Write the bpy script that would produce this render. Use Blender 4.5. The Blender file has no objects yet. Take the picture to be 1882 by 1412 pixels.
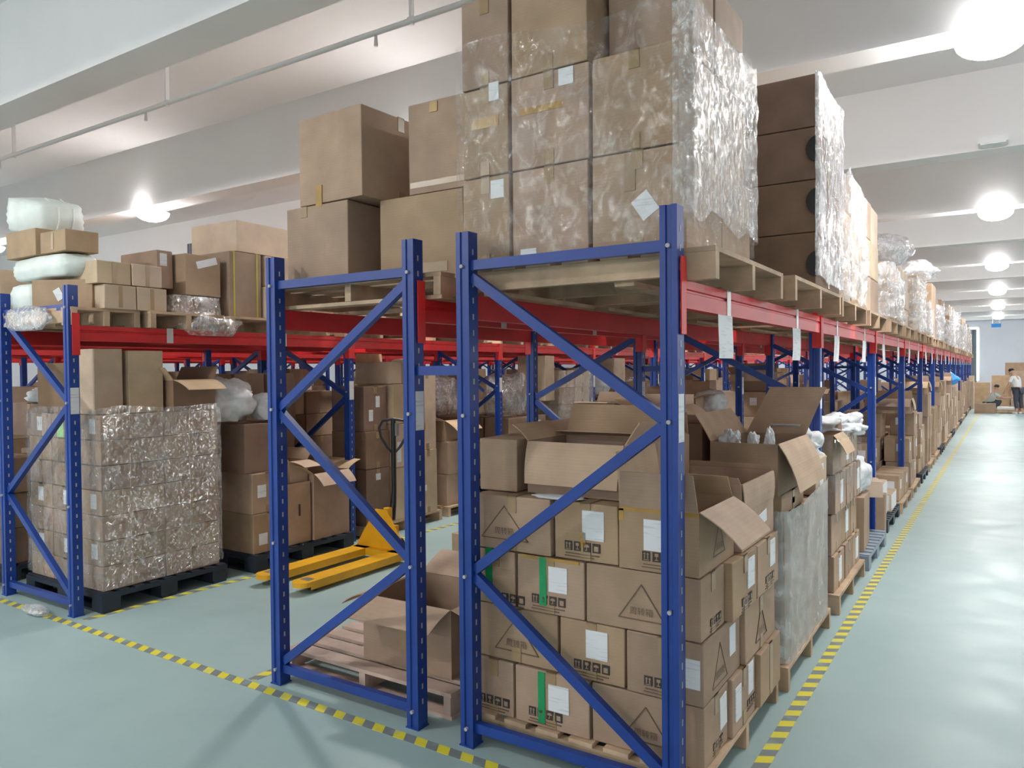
import bpy, bmesh, math, random
from mathutils import Vector, Matrix, Euler, noise

R = math.radians
C = bpy.context.scene.collection
SC = bpy.context.scene
rnd = random.Random(7)

# ------------------------------------------------------------------ materials
def newmat(name):
    m = bpy.data.materials.new(name); m.use_nodes = True
    nt = m.node_tree; nt.nodes.clear()
    return m, nt, nt.nodes.new, nt.links.new

def principled(name, col, rough=.6, metal=0., noise_amt=0., nscale=6., bump=0., bscale=40., spec=.5, rand=0.):
    m, nt, N, L = newmat(name)
    out = N('ShaderNodeOutputMaterial'); b = N('ShaderNodeBsdfPrincipled')
    L(b.outputs[0], out.inputs[0])
    b.inputs['Base Color'].default_value = (*col, 1); b.inputs['Roughness'].default_value = rough
    b.inputs['Metallic'].default_value = metal; b.inputs['Specular IOR Level'].default_value = spec
    tc = N('ShaderNodeTexCoord')
    last = None
    if noise_amt:
        n = N('ShaderNodeTexNoise'); n.inputs['Scale'].default_value = nscale; n.inputs['Detail'].default_value = 4
        L(tc.outputs['Object'], n.inputs['Vector'])
        mr = N('ShaderNodeMapRange'); mr.inputs['From Min'].default_value = .3; mr.inputs['From Max'].default_value = .7
        mr.inputs['To Min'].default_value = 1 - noise_amt; mr.inputs['To Max'].default_value = 1 + noise_amt
        L(n.outputs['Fac'], mr.inputs['Value'])
        hs = N('ShaderNodeHueSaturation'); hs.inputs['Color'].default_value = (*col, 1)
        L(mr.outputs[0], hs.inputs['Value']); last = hs
    if rand:
        oi = N('ShaderNodeObjectInfo')
        mr = N('ShaderNodeMapRange'); mr.inputs['To Min'].default_value = 1 - rand; mr.inputs['To Max'].default_value = 1 + rand
        L(oi.outputs['Random'], mr.inputs['Value'])
        hs = N('ShaderNodeHueSaturation')
        if last: L(last.outputs[0], hs.inputs['Color'])
        else: hs.inputs['Color'].default_value = (*col, 1)
        L(mr.outputs[0], hs.inputs['Value']); last = hs
    if last: L(last.outputs[0], b.inputs['Base Color'])
    if bump:
        n = N('ShaderNodeTexNoise'); n.inputs['Scale'].default_value = bscale
        L(tc.outputs['Object'], n.inputs['Vector'])
        bp = N('ShaderNodeBump'); bp.inputs['Strength'].default_value = bump; bp.inputs['Distance'].default_value = .01
        L(n.outputs['Fac'], bp.inputs['Height']); L(bp.outputs[0], b.inputs['Normal'])
    return m

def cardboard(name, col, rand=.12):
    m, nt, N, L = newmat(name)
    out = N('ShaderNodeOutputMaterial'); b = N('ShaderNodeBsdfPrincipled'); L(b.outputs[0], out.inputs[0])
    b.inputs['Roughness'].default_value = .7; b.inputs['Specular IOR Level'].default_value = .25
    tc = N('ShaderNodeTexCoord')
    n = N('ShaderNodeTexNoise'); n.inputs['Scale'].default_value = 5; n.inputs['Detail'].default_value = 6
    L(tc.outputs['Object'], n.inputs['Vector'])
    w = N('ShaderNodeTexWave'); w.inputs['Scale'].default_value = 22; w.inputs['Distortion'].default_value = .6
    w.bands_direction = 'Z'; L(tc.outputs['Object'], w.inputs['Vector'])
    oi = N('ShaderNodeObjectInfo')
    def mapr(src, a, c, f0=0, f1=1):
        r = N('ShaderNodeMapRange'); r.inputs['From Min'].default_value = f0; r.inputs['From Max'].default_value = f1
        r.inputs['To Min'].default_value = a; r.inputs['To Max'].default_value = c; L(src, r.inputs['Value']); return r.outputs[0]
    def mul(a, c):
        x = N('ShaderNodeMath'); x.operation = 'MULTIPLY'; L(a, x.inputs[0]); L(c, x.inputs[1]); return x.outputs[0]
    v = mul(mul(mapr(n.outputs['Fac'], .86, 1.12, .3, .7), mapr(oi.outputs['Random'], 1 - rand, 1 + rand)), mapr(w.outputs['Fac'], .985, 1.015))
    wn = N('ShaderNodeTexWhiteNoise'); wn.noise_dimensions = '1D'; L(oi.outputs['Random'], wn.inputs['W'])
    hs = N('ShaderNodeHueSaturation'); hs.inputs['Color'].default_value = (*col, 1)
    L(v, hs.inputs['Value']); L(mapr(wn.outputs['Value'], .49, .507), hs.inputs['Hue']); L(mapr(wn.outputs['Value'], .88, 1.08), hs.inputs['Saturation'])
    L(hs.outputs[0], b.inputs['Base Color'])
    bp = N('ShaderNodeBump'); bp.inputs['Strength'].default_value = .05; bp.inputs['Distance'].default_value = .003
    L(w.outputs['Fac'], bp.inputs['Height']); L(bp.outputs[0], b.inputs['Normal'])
    return m

def film_mat(name, lo, hi, sc=(9, 9, 3), tint=(.9, .9, .92), gloss=.12, rough=.10, gl_hi=.5, bump=.8, bdist=.03):
    """clear sheet: a glossy coat (gloss .. gl_hi by wrinkle) over hazy patches (lo .. hi) over see-through"""
    m, nt, N, L = newmat(name)
    out = N('ShaderNodeOutputMaterial'); tr = N('ShaderNodeBsdfTransparent'); tr.inputs[0].default_value = (.98, .98, .98, 1)
    d = N('ShaderNodeBsdfDiffuse'); d.inputs[0].default_value = (*tint, 1)
    g = N('ShaderNodeBsdfGlossy'); g.inputs['Roughness'].default_value = rough; g.inputs[0].default_value = (1, 1, 1, 1)
    tc = N('ShaderNodeTexCoord'); mp = N('ShaderNodeMapping'); mp.inputs['Scale'].default_value = sc; mp.inputs['Rotation'].default_value = (.2, .25, .3)
    L(tc.outputs['Object'], mp.inputs[0])
    def nz(scale, det, dist):
        n = N('ShaderNodeTexNoise'); n.inputs['Scale'].default_value = scale; n.inputs['Detail'].default_value = det; n.inputs['Distortion'].default_value = dist
        L(mp.outputs[0], n.inputs['Vector']); return n.outputs['Fac']
    def mr(src, f0, f1, t0, t1):
        r = N('ShaderNodeMapRange'); r.inputs['From Min'].default_value = f0; r.inputs['From Max'].default_value = f1
        r.inputs['To Min'].default_value = t0; r.inputs['To Max'].default_value = t1; L(src, r.inputs['Value']); return r.outputs[0]
    haze = mr(nz(1, 5, 1.2), .42, .72, lo, hi); coat = mr(nz(2.6, 6, 2.0), .46, .70, gloss, gl_hi)
    bp = N('ShaderNodeBump'); bp.inputs['Strength'].default_value = bump; bp.inputs['Distance'].default_value = bdist
    L(nz(3.2, 6, 1.5), bp.inputs['Height']); L(bp.outputs[0], g.inputs['Normal'])
    m1 = N('ShaderNodeMixShader'); L(haze, m1.inputs[0]); L(tr.outputs[0], m1.inputs[1]); L(d.outputs[0], m1.inputs[2])
    m2 = N('ShaderNodeMixShader'); L(coat, m2.inputs[0]); L(m1.outputs[0], m2.inputs[1]); L(g.outputs[0], m2.inputs[2])
    L(m2.outputs[0], out.inputs[0])
    return m

def hazard(name):
    m, nt, N, L = newmat(name)
    out = N('ShaderNodeOutputMaterial'); b = N('ShaderNodeBsdfPrincipled'); L(b.outputs[0], out.inputs[0]); b.inputs['Roughness'].default_value = .45
    tc = N('ShaderNodeTexCoord'); sp = N('ShaderNodeSeparateXYZ'); L(tc.outputs['Object'], sp.inputs[0])
    k = N('ShaderNodeMath'); k.operation = 'MULTIPLY_ADD'; k.inputs[1].default_value = .55; L(sp.outputs['Y'], k.inputs[0]); L(sp.outputs['X'], k.inputs[2])
    s = N('ShaderNodeMath'); s.operation = 'MULTIPLY'; s.inputs[1].default_value = 1 / .135; L(k.outputs[0], s.inputs[0])
    f = N('ShaderNodeMath'); f.operation = 'FRACT'; L(s.outputs[0], f.inputs[0])
    g = N('ShaderNodeMath'); g.operation = 'GREATER_THAN'; g.inputs[1].default_value = .5; L(f.outputs[0], g.inputs[0])
    n = N('ShaderNodeTexNoise'); n.inputs['Scale'].default_value = 9; L(tc.outputs['Object'], n.inputs['Vector'])
    mr = N('ShaderNodeMapRange'); mr.inputs['From Min'].default_value = .52; mr.inputs['From Max'].default_value = .72; mr.inputs['To Max'].default_value = .45; L(n.outputs['Fac'], mr.inputs['Value'])
    mx = N('ShaderNodeMix'); mx.data_type = 'RGBA'; L(g.outputs[0], mx.inputs[0]); mx.inputs[6].default_value = (.20, .225, .23, 1); mx.inputs[7].default_value = (.78, .68, .04, 1)
    m3 = N('ShaderNodeMix'); m3.data_type = 'RGBA'; L(mr.outputs[0], m3.inputs[0]); L(mx.outputs[2], m3.inputs[6]); m3.inputs[7].default_value = (.36, .45, .43, 1)
    L(m3.outputs[2], b.inputs['Base Color'])
    return m

def floor_mat():
    m, nt, N, L = newmat('epoxy_floor')
    out = N('ShaderNodeOutputMaterial'); b = N('ShaderNodeBsdfPrincipled'); L(b.outputs[0], out.inputs[0])
    tc = N('ShaderNodeTexCoord')
    n = N('ShaderNodeTexNoise'); n.inputs['Scale'].default_value = .9; n.inputs['Detail'].default_value = 7; L(tc.outputs['Object'], n.inputs['Vector'])
    cr = N('ShaderNodeValToRGB'); cr.color_ramp.elements[0].position = .32; cr.color_ramp.elements[0].color = (.315, .432, .430, 1)
    cr.color_ramp.elements[1].position = .7; cr.color_ramp.elements[1].color = (.37, .49, .487, 1); L(n.outputs['Fac'], cr.inputs[0])
    L(cr.outputs[0], b.inputs['Base Color'])
    n2 = N('ShaderNodeTexNoise'); n2.inputs['Scale'].default_value = 3; n2.inputs['Detail'].default_value = 5; L(tc.outputs['Object'], n2.inputs['Vector'])
    rr = N('ShaderNodeMapRange'); rr.inputs['From Min'].default_value = .3; rr.inputs['From Max'].default_value = .7; rr.inputs['To Min'].default_value = .38; rr.inputs['To Max'].default_value = .52
    L(n2.outputs['Fac'], rr.inputs['Value']); L(rr.outputs[0], b.inputs['Roughness'])
    return m

def emit(name, col, st):
    m, nt, N, L = newmat(name); out = N('ShaderNodeOutputMaterial'); e = N('ShaderNodeEmission')
    e.inputs[0].default_value = (*col, 1); e.inputs[1].default_value = st; L(e.outputs[0], out.inputs[0]); return m

def paper_mat(name, col, lines=.25):
    m, nt, N, L = newmat(name)
    out = N('ShaderNodeOutputMaterial'); b = N('ShaderNodeBsdfPrincipled'); L(b.outputs[0], out.inputs[0]); b.inputs['Roughness'].default_value = .6
    tc = N('ShaderNodeTexCoord'); mp = N('ShaderNodeMapping'); mp.inputs['Scale'].default_value = (5, 5, 60); L(tc.outputs['Object'], mp.inputs[0])
    w = N('ShaderNodeTexNoise'); w.inputs['Scale'].default_value = 1.6; w.inputs['Detail'].default_value = 3; L(mp.outputs[0], w.inputs['Vector'])
    r = N('ShaderNodeMapRange'); r.inputs['From Min'].default_value = .55; r.inputs['From Max'].default_value = .66; r.inputs['To Max'].default_value = lines; L(w.outputs['Fac'], r.inputs['Value'])
    mx = N('ShaderNodeMix'); mx.data_type = 'RGBA'; L(r.outputs[0], mx.inputs[0]); mx.inputs[6].default_value = (*col, 1); mx.inputs[7].default_value = (.25, .26, .3, 1)
    L(mx.outputs[2], b.inputs['Base Color']); return m

M = dict(
    card=cardboard('cardboard_brown', (.395, .275, .185)),
    cardl=cardboard('cardboard_pale', (.58, .445, .315), .08),
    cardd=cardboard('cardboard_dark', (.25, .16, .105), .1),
    cardin=cardboard('cardboard_inside_lit', (.52, .37, .25), .05),
    blue=principled('blue_paint', (.008, .046, .265), .38, noise_amt=.12, nscale=3, rand=.06),
    slot=principled('slot_light_bolt_metal', (.42, .42, .44), .5),
    red=principled('red_paint', (.60, .018, .022), .42, noise_amt=.12, nscale=4),
    redc=principled('red_connector_paint', (.74, .03, .03), .42, noise_amt=.08, nscale=4),
    steel=principled('zinc_steel', (.55, .56, .58), .35, .9),
    paper=paper_mat('white_paper', (.80, .81, .83)),
    green=principled('green_tape', (.01, .30, .10), .4),
    greenp=principled('green_paper', (.42, .80, .33), .6),
    ytape=principled('amber_packing_tape', (.44, .25, .05), .3, noise_amt=.2, nscale=8),
    tape=principled('brown_packing_tape', (.35, .235, .125), .3, noise_amt=.1, nscale=8),
    ink=principled('carton_ink', (.045, .035, .03), .6),
    inkl=principled('faint_carton_ink', (.16, .105, .07), .6),
    wood=principled('pallet_wood', (.50, .355, .235), .75, noise_amt=.28, nscale=5, bump=.25, rand=.12),
    woodp=principled('pink_pallet_wood', (.53, .39, .32), .75, noise_amt=.22, nscale=5, bump=.25, rand=.1),
    blackp=principled('black_plastic', (.018, .026, .042), .5),
    greyp=principled('blue_grey_plastic', (.26, .32, .39), .5),
    film=film_mat('clear_stretch_film', .0, .12, (5, 5, 3), gloss=.012, gl_hi=.20, rough=.06),
    filmh=film_mat('hazy_stretch_film', .03, .24, (9, 9, 6), gloss=.05, gl_hi=.6, rough=.16, bump=1., bdist=.08),
    films=film_mat('silvery_stretch_film', .10, .75, (7, 7, 4), (.85, .85, .88), .12, .12, .7),
    films2=film_mat('bright_stretch_film', .04, .34, (8, 8, 5), (.9, .9, .92), .10, .16, .6, 1.0),
    filmw=film_mat('milky_stretch_film', .42, .62, (2.2, 2.2, 1.6), (.66, .65, .62), .04, .14, .35),
    bag=film_mat('white_plastic_bag', .8, .97, (5, 5, 5), (.80, .82, .84), .05, .2, .15),
    whitew=principled('white_woven_wrap', (.74, .80, .76), .45, noise_amt=.1, nscale=5, bump=.4, bscale=14),
    yellow=principled('yellow_truck_paint', (.83, .42, .015), .38, noise_amt=.1, nscale=5),
    black=principled('black_metal', (.012, .012, .014), .42),
    rubber=principled('dark_rubber', (.03, .03, .03), .6),
    strapy=principled('yellow_strap', (.50, .45, .05), .5),
    bluet=principled('blue_tarpaulin', (.03, .30, .78), .5),
    ceil=principled('white_ceiling_paint', (.82, .80, .80), .8, noise_amt=.03, nscale=1),
    wall=principled('pale_wall_paint', (.66, .67, .72), .8, noise_amt=.03, nscale=1),
    pipe=principled('painted_pipe', (.72, .71, .70), .5),
    housing=principled('lamp_housing', (.82, .82, .82), .4),
    lamp=emit('lamp_glow', (1, .985, .97), 190),
    sky=emit('daylight', (.92, .96, 1), 9),
    curtain=principled('grey_curtain', (.20, .235, .26), .8),
    louvre=principled('dark_louvre', (.12, .13, .17), .6),
    skin=principled('skin', (.55, .33, .24), .55),
    hair=principled('black_hair', (.012, .010, .010), .5),
    shirtw=principled('white_shirt', (.80, .80, .78), .8),
    shirtg=principled('pale_grey_green_shirt', (.52, .58, .56), .8),
    trouser=principled('dark_trousers', (.055, .06, .085), .8),
    tape_silver=principled('silver_tape', (.62, .60, .61), .3),
    floor=floor_mat(), hazard=hazard('hazard_stripes'),
)

# ------------------------------------------------------------------ mesh helpers
class MB:
    """collects geometry with per-face material slots and links it as ONE mesh object"""
    def __init__(s): s.v, s.f, s.m = [], [], []
    def add(s, vs, fs, mi=0):
        o = len(s.v); s.v += [tuple(v) for v in vs]
        for f in fs: s.f.append([i + o for i in f]); s.m.append(mi)
        return s
    def box(s, x0, x1, y0, y1, z0, z1, mi=0, mat=None):
        vs = [Vector((x, y, z)) for z in (z0, z1) for y in (y0, y1) for x in (x0, x1)]
        if mat is not None: vs = [mat @ v for v in vs]
        return s.add(vs, [(0, 2, 3, 1), (4, 5, 7, 6), (0, 1, 5, 4), (2, 6, 7, 3), (0, 4, 6, 2), (1, 3, 7, 5)], mi)
    def bar(s, a, b, w, h, up=(0, 0, 1), mi=0):
        a, b = Vector(a), Vector(b); d = (b - a); ln = d.length; d.normalize(); u = Vector(up)
        if abs(d.dot(u)) > .98: u = Vector((1, 0, 0))
        sx = d.cross(u).normalized(); sz = sx.cross(d)
        mt = Matrix((( sx.x, d.x, sz.x, a.x), (sx.y, d.y, sz.y, a.y), (sx.z, d.z, sz.z, a.z), (0, 0, 0, 1)))
        return s.box(-w / 2, w / 2, 0, ln, -h / 2, h / 2, mi, mt)
    def tube(s, pts, r, n=10, mi=0, closed=False):
        pts = [Vector(p) for p in pts]; rings = []; prev = None
        for i, p in enumerate(pts):
            a = pts[i - 1] if (i or closed) else p; b = pts[(i + 1) % len(pts)] if (i < len(pts) - 1 or closed) else p
            d = (b - a).normalized()
            if prev is None: prev = d.orthogonal().normalized()
            u = (prev - d * prev.dot(d)).normalized(); prev = u; w = d.cross(u)
            rr = r[i] if isinstance(r, (list, tuple)) else r
            rings.append([p + (u * math.cos(2 * math.pi * k / n) + w * math.sin(2 * math.pi * k / n)) * rr for k in range(n)])
        vs = [v for q in rings for v in q]; fs = []
        for i in range(len(rings) - (0 if closed else 1)):
            j = (i + 1) % len(rings)
            for k in range(n): fs.append((i * n + k, i * n + (k + 1) % n, j * n + (k + 1) % n, j * n + k))
        if not closed: fs += [tuple(range(n - 1, -1, -1)), tuple((len(rings) - 1) * n + k for k in range(n))]
        return s.add(vs, fs, mi)
    def prism(s, poly, z0, z1, mi=0, mat=None):
        n = len(poly); vs = [Vector((x, y, z)) for z in (z0, z1) for x, y in poly]
        if mat is not None: vs = [mat @ v for v in vs]
        return s.add(vs, [tuple(range(n - 1, -1, -1)), tuple(range(n, 2 * n))] + [(i, (i + 1) % n, n + (i + 1) % n, n + i) for i in range(n)], mi)
    def mesh(s, name, mats, smooth=False):
        me = bpy.data.meshes.new(name); me.from_pydata(s.v, [], s.f)
        for m in (mats if isinstance(mats, (list, tuple)) else [mats]): me.materials.append(m)
        me.polygons.foreach_set('material_index', s.m)
        if smooth: me.polygons.foreach_set('use_smooth', [True] * len(s.f))
        me.update(); return me
    def build(s, name, mats, parent=None, loc=None, rot=None, smooth=False):
        return obj(name, s.mesh(name, mats, smooth), parent, loc, rot)

def obj(name, me, parent=None, loc=None, rot=None):
    o = bpy.data.objects.new(name, me); C.objects.link(o)
    if parent is not None: o.parent = parent
    if loc is not None: o.location = loc
    if rot is not None: o.rotation_euler = rot
    return o
def tag(o, label=None, cat=None, group=None, kind=None):
    if label: o['label'] = label
    if cat: o['category'] = cat
    if group: o['group'] = group
    if kind: o['kind'] = kind
    return o
def thing(name, label, cat, loc=(0, 0, 0), rz=0, group=None):
    return tag(obj(name, None, None, loc, (0, 0, rz)), label, cat, group)
def copytree(o, parent=None):
    c = o.copy(); C.objects.link(c); c.parent = parent
    for ch in [x for x in KIDS.get(o.name, [])]: copytree(ch, c)
    return c
KIDS = {}

# ------------------------------------------------------------------ setting
CAM = Vector((1.0859, -2.8434, 1.7596)); YAW, PIT, ROL, F = .5744, -.0185, -.0088, 1384.474
XW0, XW1, YW0, YW1, ZC = -27.0, 8.2, -21.5, 46.5, 5.10
def struct(name, mb, m, smooth=False): return tag(mb.build(name, m, smooth=smooth), kind='structure')
struct('floor', MB().box(XW0, XW1, YW0, YW1, -.2, 0), M['floor'])
struct('ceiling', MB().box(XW0, XW1, YW0, YW1, ZC, ZC + .2), M['ceil'])
wy = .18
mbw = MB()   # far wall with a tall window opening
wx0, wx1, wz0, wz1 = -1.5, .17, .9, 3.95
mbw.box(XW0, wx0, YW1, YW1 + .2, 0, ZC).box(wx1, XW1, YW1, YW1 + .2, 0, ZC).box(wx0, wx1, YW1, YW1 + .2, 0, wz0).box(wx0, wx1, YW1, YW1 + .2, wz1, ZC)
struct('wall_far', mbw, M['wall'])
struct('wall_left', MB().box(XW0 - .2, XW0, YW0, YW1, 0, ZC), M['wall'])
struct('wall_right', MB().box(XW1, XW1 + .2, YW0, YW1, 0, ZC), M['wall'])
struct('wall_back', MB().box(XW0, XW1, YW0 - .2, YW0, 0, ZC), M['wall'])
w = struct('window_1', MB().box(wx0, wx1, YW1 + .12, YW1 + .14, wz0, wz1), M['sky'])
fr = MB()
for x in (wx0, -.6, wx1 - .05): fr.box(x, x + .05, YW1 + .04, YW1 + .1, wz0, wz1)
fr.box(wx0, wx1, YW1 + .04, YW1 + .1, wz0, wz0 + .05).box(wx0, wx1, YW1 + .04, YW1 + .1, wz1 - .05, wz1)
fr.build('window_frame', M['housing'], w)
cur = MB(); n = 60
vs = []
for i in range(n + 1):
    x = -1.6 + 1.62 * i / n; y = YW1 - .12 + .035 * math.sin(i * 1.3)
    vs += [(x, y, .75), (x, y, 3.80), (x, y - .01, 3.80), (x, y - .01, .75)]
fs = []
for i in range(n):
    a = i * 4; b = a + 4
    fs += [(a, b, b + 1, a + 1), (a + 1, b + 1, b + 2, a + 2), (a + 2, b + 2, b + 3, a + 3), (a + 3, b + 3, b, a)]
tag(cur.add(vs, fs).build('curtain', M['curtain']), 'grey curtain hanging over the tall window in the end wall', 'curtain')

# ceiling beams across the hall
for k, y in enumerate((-18.2, -14.5, -10.8, -7.1, -3.4, .42, 3.55, 7.25, 10.95, 14.7, 18.4, 22.1, 25.8, 29.5, 33.2, 36.9, 40.6, 44.3)):
    struct('ceiling_beam', MB().box(XW0, XW1, y, y + .34, 4.20, ZC), M['ceil'])
# sprinkler pipe
sp = MB().tube([(XW0, 1.4, 4.30), (XW1, 1.4, 4.30)], .022)
p = tag(sp.build('sprinkler_pipe', M['pipe'], smooth=True), 'pale sprinkler pipe hung under the ceiling in front of the first lamp row', 'pipe')
for x in [-2.5 - 3.0 * k for k in range(-3, 8)]:
    MB().bar((x, 1.4, 4.27), (x, 1.4, ZC - .002), .035, .02).bar((x - .03, 1.4, 4.32), (x + .03, 1.4, 4.32), .03, .012).build('pipe_hanger', M['pipe'], p)
    MB().tube([(x - .35, 1.4, 4.30), (x - .35, 1.4, 4.20)], [.010, .016], 8).build('sprinkler_head', M['steel'], p)
# vent grille on the second beam
vg = MB().box(-13.9, -12.3, 7.20, 7.25, 4.24, 4.62, 0)
vt = tag(vg.build('vent_grille', M['housing']), 'dark louvred vent grille on the ceiling beam above the strapped cartons', 'vent')
sl = MB()
for i in range(16): sl.box(-13.84 + i * .094, -13.84 + i * .094 + .07, 7.19, 7.20, 4.28, 4.58)
sl.build('louvre_slats', M['louvre'], vt)

# lamps: round bowl lamps under every second beam
LY = (-18.0, -10.6, -3.25, 3.72, 11.12, 18.57, 25.97, 33.37, 40.77)  # rearmost rows are unseen, added to fill the rack fronts with light
LX = (6.2, 1.03, -4.25, -9.52, -14.75, -20.)
def lamp_meshes():
    n, rows = 20, 5
    hb = MB().tube([(0, 0, 0), (0, 0, -.05)], [.12, .20], 20)
    vs, fs = [], []
    for i in range(rows + 1):
        t = math.pi / 2 * i / rows; r = .235 * math.cos(t) + .001; z = -.05 - .13 * math.sin(t)
        vs += [(r * math.cos(2 * math.pi * k / n), r * math.sin(2 * math.pi * k / n), z) for k in range(n)]
    for i in range(rows):
        for k in range(n): fs.append((i * n + k, (i + 1) * n + k, (i + 1) * n + (k + 1) % n, i * n + (k + 1) % n))
    fs.append(tuple(range(rows * n, rows * n + n)))
    fs.append(tuple(range(n - 1, -1, -1)))
    return hb.mesh('lamp_housing', M['housing'], True), MB().add(vs, fs).mesh('lamp_bowl', M['lamp'], True)
hm, bm_ = lamp_meshes()
cw = ['first', 'second', 'third', 'fourth', 'fifth', 'sixth', 'seventh']
for iy, y in enumerate(LY):
    for ix, x in enumerate(LX):
        if iy == 2 and ix in (0, 1): continue          # these front lamps are not lit or not there; the next across is added fill
        if ix == 0: nm = 'lit bowl lamp under a ceiling beam beyond the bright aisle'
        elif ix == 1: nm = 'lit bowl lamp above the bright aisle, %s lamp row from the front' % cw[max(iy - 3, 0)]
        else: nm = 'lit bowl lamp on the %s lamp beam, %s lamp line across from the bright aisle' % (cw[max(iy - 3, 0)], cw[ix - 2])
        if iy <= 2: nm = 'unseen lit bowl lamp of the front rows, largely added as fill light'
        L_ = thing('ceiling_lamp', nm, 'lamp', (x, y, 4.20), group='bowl lamps under the ceiling beams')
        obj('lamp_housing', hm, L_); obj('lamp_bowl', bm_, L_)
ul = tag(MB().box(.88, 1.16, 7.02, 7.25, 4.22, 4.29).build('ceiling_light', M['housing']), 'small unlit white light box on the ceiling beam above the aisle', 'light')
MB().box(.9, 1.14, 7.03, 7.22, 4.205, 4.22).build('diffuser', M['paper'], ul)
xs = tag(MB().box(.75, 1.15, 40.5, 40.55, 3.62, 3.80).build('hanging_sign', M['bluet']), 'small blue sign hanging from the ceiling near the end wall', 'sign')
MB().tube([(.8, 40.52, 3.8), (.8, 40.52, 4.2)], .006, 6).tube([(1.1, 40.52, 3.8), (1.1, 40.52, 4.2)], .006, 6).build('hanger_rod', M['steel'], xs)

# hazard tapes on the floor: strip from a to b
def floor_tape(a, b, w, label):
    a, b = Vector((*a, 0)), Vector((*b, 0)); d = b - a; ang = math.atan2(d.y, d.x)
    o = MB().box(0, d.length, -w / 2, w / 2, .0005, .0022).build('floor_tape', M['hazard'], None, a, (0, 0, ang))
    return tag(o, label, 'floor marking tape')
floor_tape((.20, -.2), (.26, 8.0), .065, 'yellow and black striped tape along the bright aisle, near stretch')
floor_tape((.26, 8.03), (.50, 36.), .065, 'yellow and black striped tape along the bright aisle, far stretch')
floor_tape((-14, -.10), (.55, -.12), .06, 'yellow and black striped tape across the front ends of the racks')
floor_tape((-4.40, -.02), (-4.14, 4.2), .06, 'yellow and black striped tape beside the black plastic pallets, near stretch')
floor_tape((-4.14, 4.25), (-4.14, 34.), .06, 'yellow and black striped tape running back beside the rack beyond the pallet truck')
floor_tape((-2.50, -.07), (-2.50, .17), .06, 'short piece of yellow striped tape beside the left post of the middle rack')

# ------------------------------------------------------------------ racks
LB, NB = 2.763, 13
def upright_mesh(h, detail):
    w = .036; mb = MB()
    # open profile: front web, two returns, and a shallow groove down the front face
    prof = [(-w, -w), (-.012, -w), (-.008, -w + .007), (.008, -w + .007), (.012, -w), (w, -w), (w, w), (w - .012, w), (w - .012, -w + .012), (-w + .012, -w + .012), (-w + .012, w), (-w, w)]
    mb.prism(prof, 0, h)
    mb.box(-.040, .040, -.042, .042, 0, .006)
    if detail:
        z = .12
        while z < h - .03:
            for s in (1, -1):
                xa_, xb_ = sorted((s * (w - .0008), s * (w + .0012)))
                mb.box(xa_, xb_, -.006, .003, z, z + .026, 1)  # pale grey stands in for light seen through the holes
            z += .075
        for zz in (.085, .80, 1.55, 2.24): 
            if zz < h: mb.tube([(0, -w + .004, zz), (0, -w - .010, zz)], .009, 8, 1)
    return mb.mesh('upright', [M['blue'], M['slot']])
UM = {(h, d): upright_mesh(h, d) for h in (2.40, 2.13) for d in (0, 1)}
STICK = {1: MB().box(.0362, .0378, -.03, .03, 1.47, 1.66).mesh('paper_sticker', M['paper']),
         2: MB().box(-.034, .034, -.0385, -.0362, 1.60, 1.74).mesh('paper_sticker', M['paper'])}
def brace_mesh(a, b):
    return MB().bar(a, b, .036, .045).mesh('brace', M['blue'])
def beam_mesh(sx, with_conn):
    y0, y1 = .036, LB - .036
    mb = MB()
    prof = [(-.012, 2.0), (.038, 2.0), (.038, 2.062), (.030, 2.066), (.030, 2.074), (.038, 2.078), (.038, 2.112), (-.012, 2.112)]
    vs = [(x * sx, y, z) for y in (y0, y1) for x, z in prof]; k = len(prof)
    fs = [tuple(range(k)), tuple(range(2 * k - 1, k - 1, -1))] + [(i, k + i, k + (i + 1) % k, (i + 1) % k) for i in range(k)]
    if sx < 0: fs = [f[::-1] for f in fs]
    mb.add(vs, fs)
    return mb
def conn(mb, sx, y):
    s = 1 if y < LB / 2 else -1
    xa, xb = sorted((.040 * sx, .046 * sx))
    xc, xd = sorted((-.014 * sx, .046 * sx))
    ya, yb = sorted((y, y + s * .004))
    mb.box(xc, xd, ya, yb, 1.895, 2.20)          # plate against the upright
    yc, yd = sorted((y - s * .05, y + s * .004))
    mb.box(xa, xb, yc, yd, 1.895, 2.20)           # return over the upright face
    return mb
BEAM = {sx: beam_mesh(sx, 0).mesh('beam', M['red']) for sx in (1, -1)}
CONN = {(sx, e): conn(MB(), sx, .0365 if e == 0 else LB - .0365).mesh('beam_connector', M['redc']) for sx in (1, -1) for e in (0, 1)}
bfar = {}
for sx in (1, -1):
    q = beam_mesh(sx, 0); conn(q, sx, .0365); conn(q, sx, LB - .0365); bfar[sx] = q.mesh('beam', M['red'])
TAPE = {sx: MB().box(*sorted((.0386 * sx, .0398 * sx)), -.028, .028, 2.0, 2.118).mesh('silver_tape', M['tape_silver']) for sx in (1, -1)}

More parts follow.
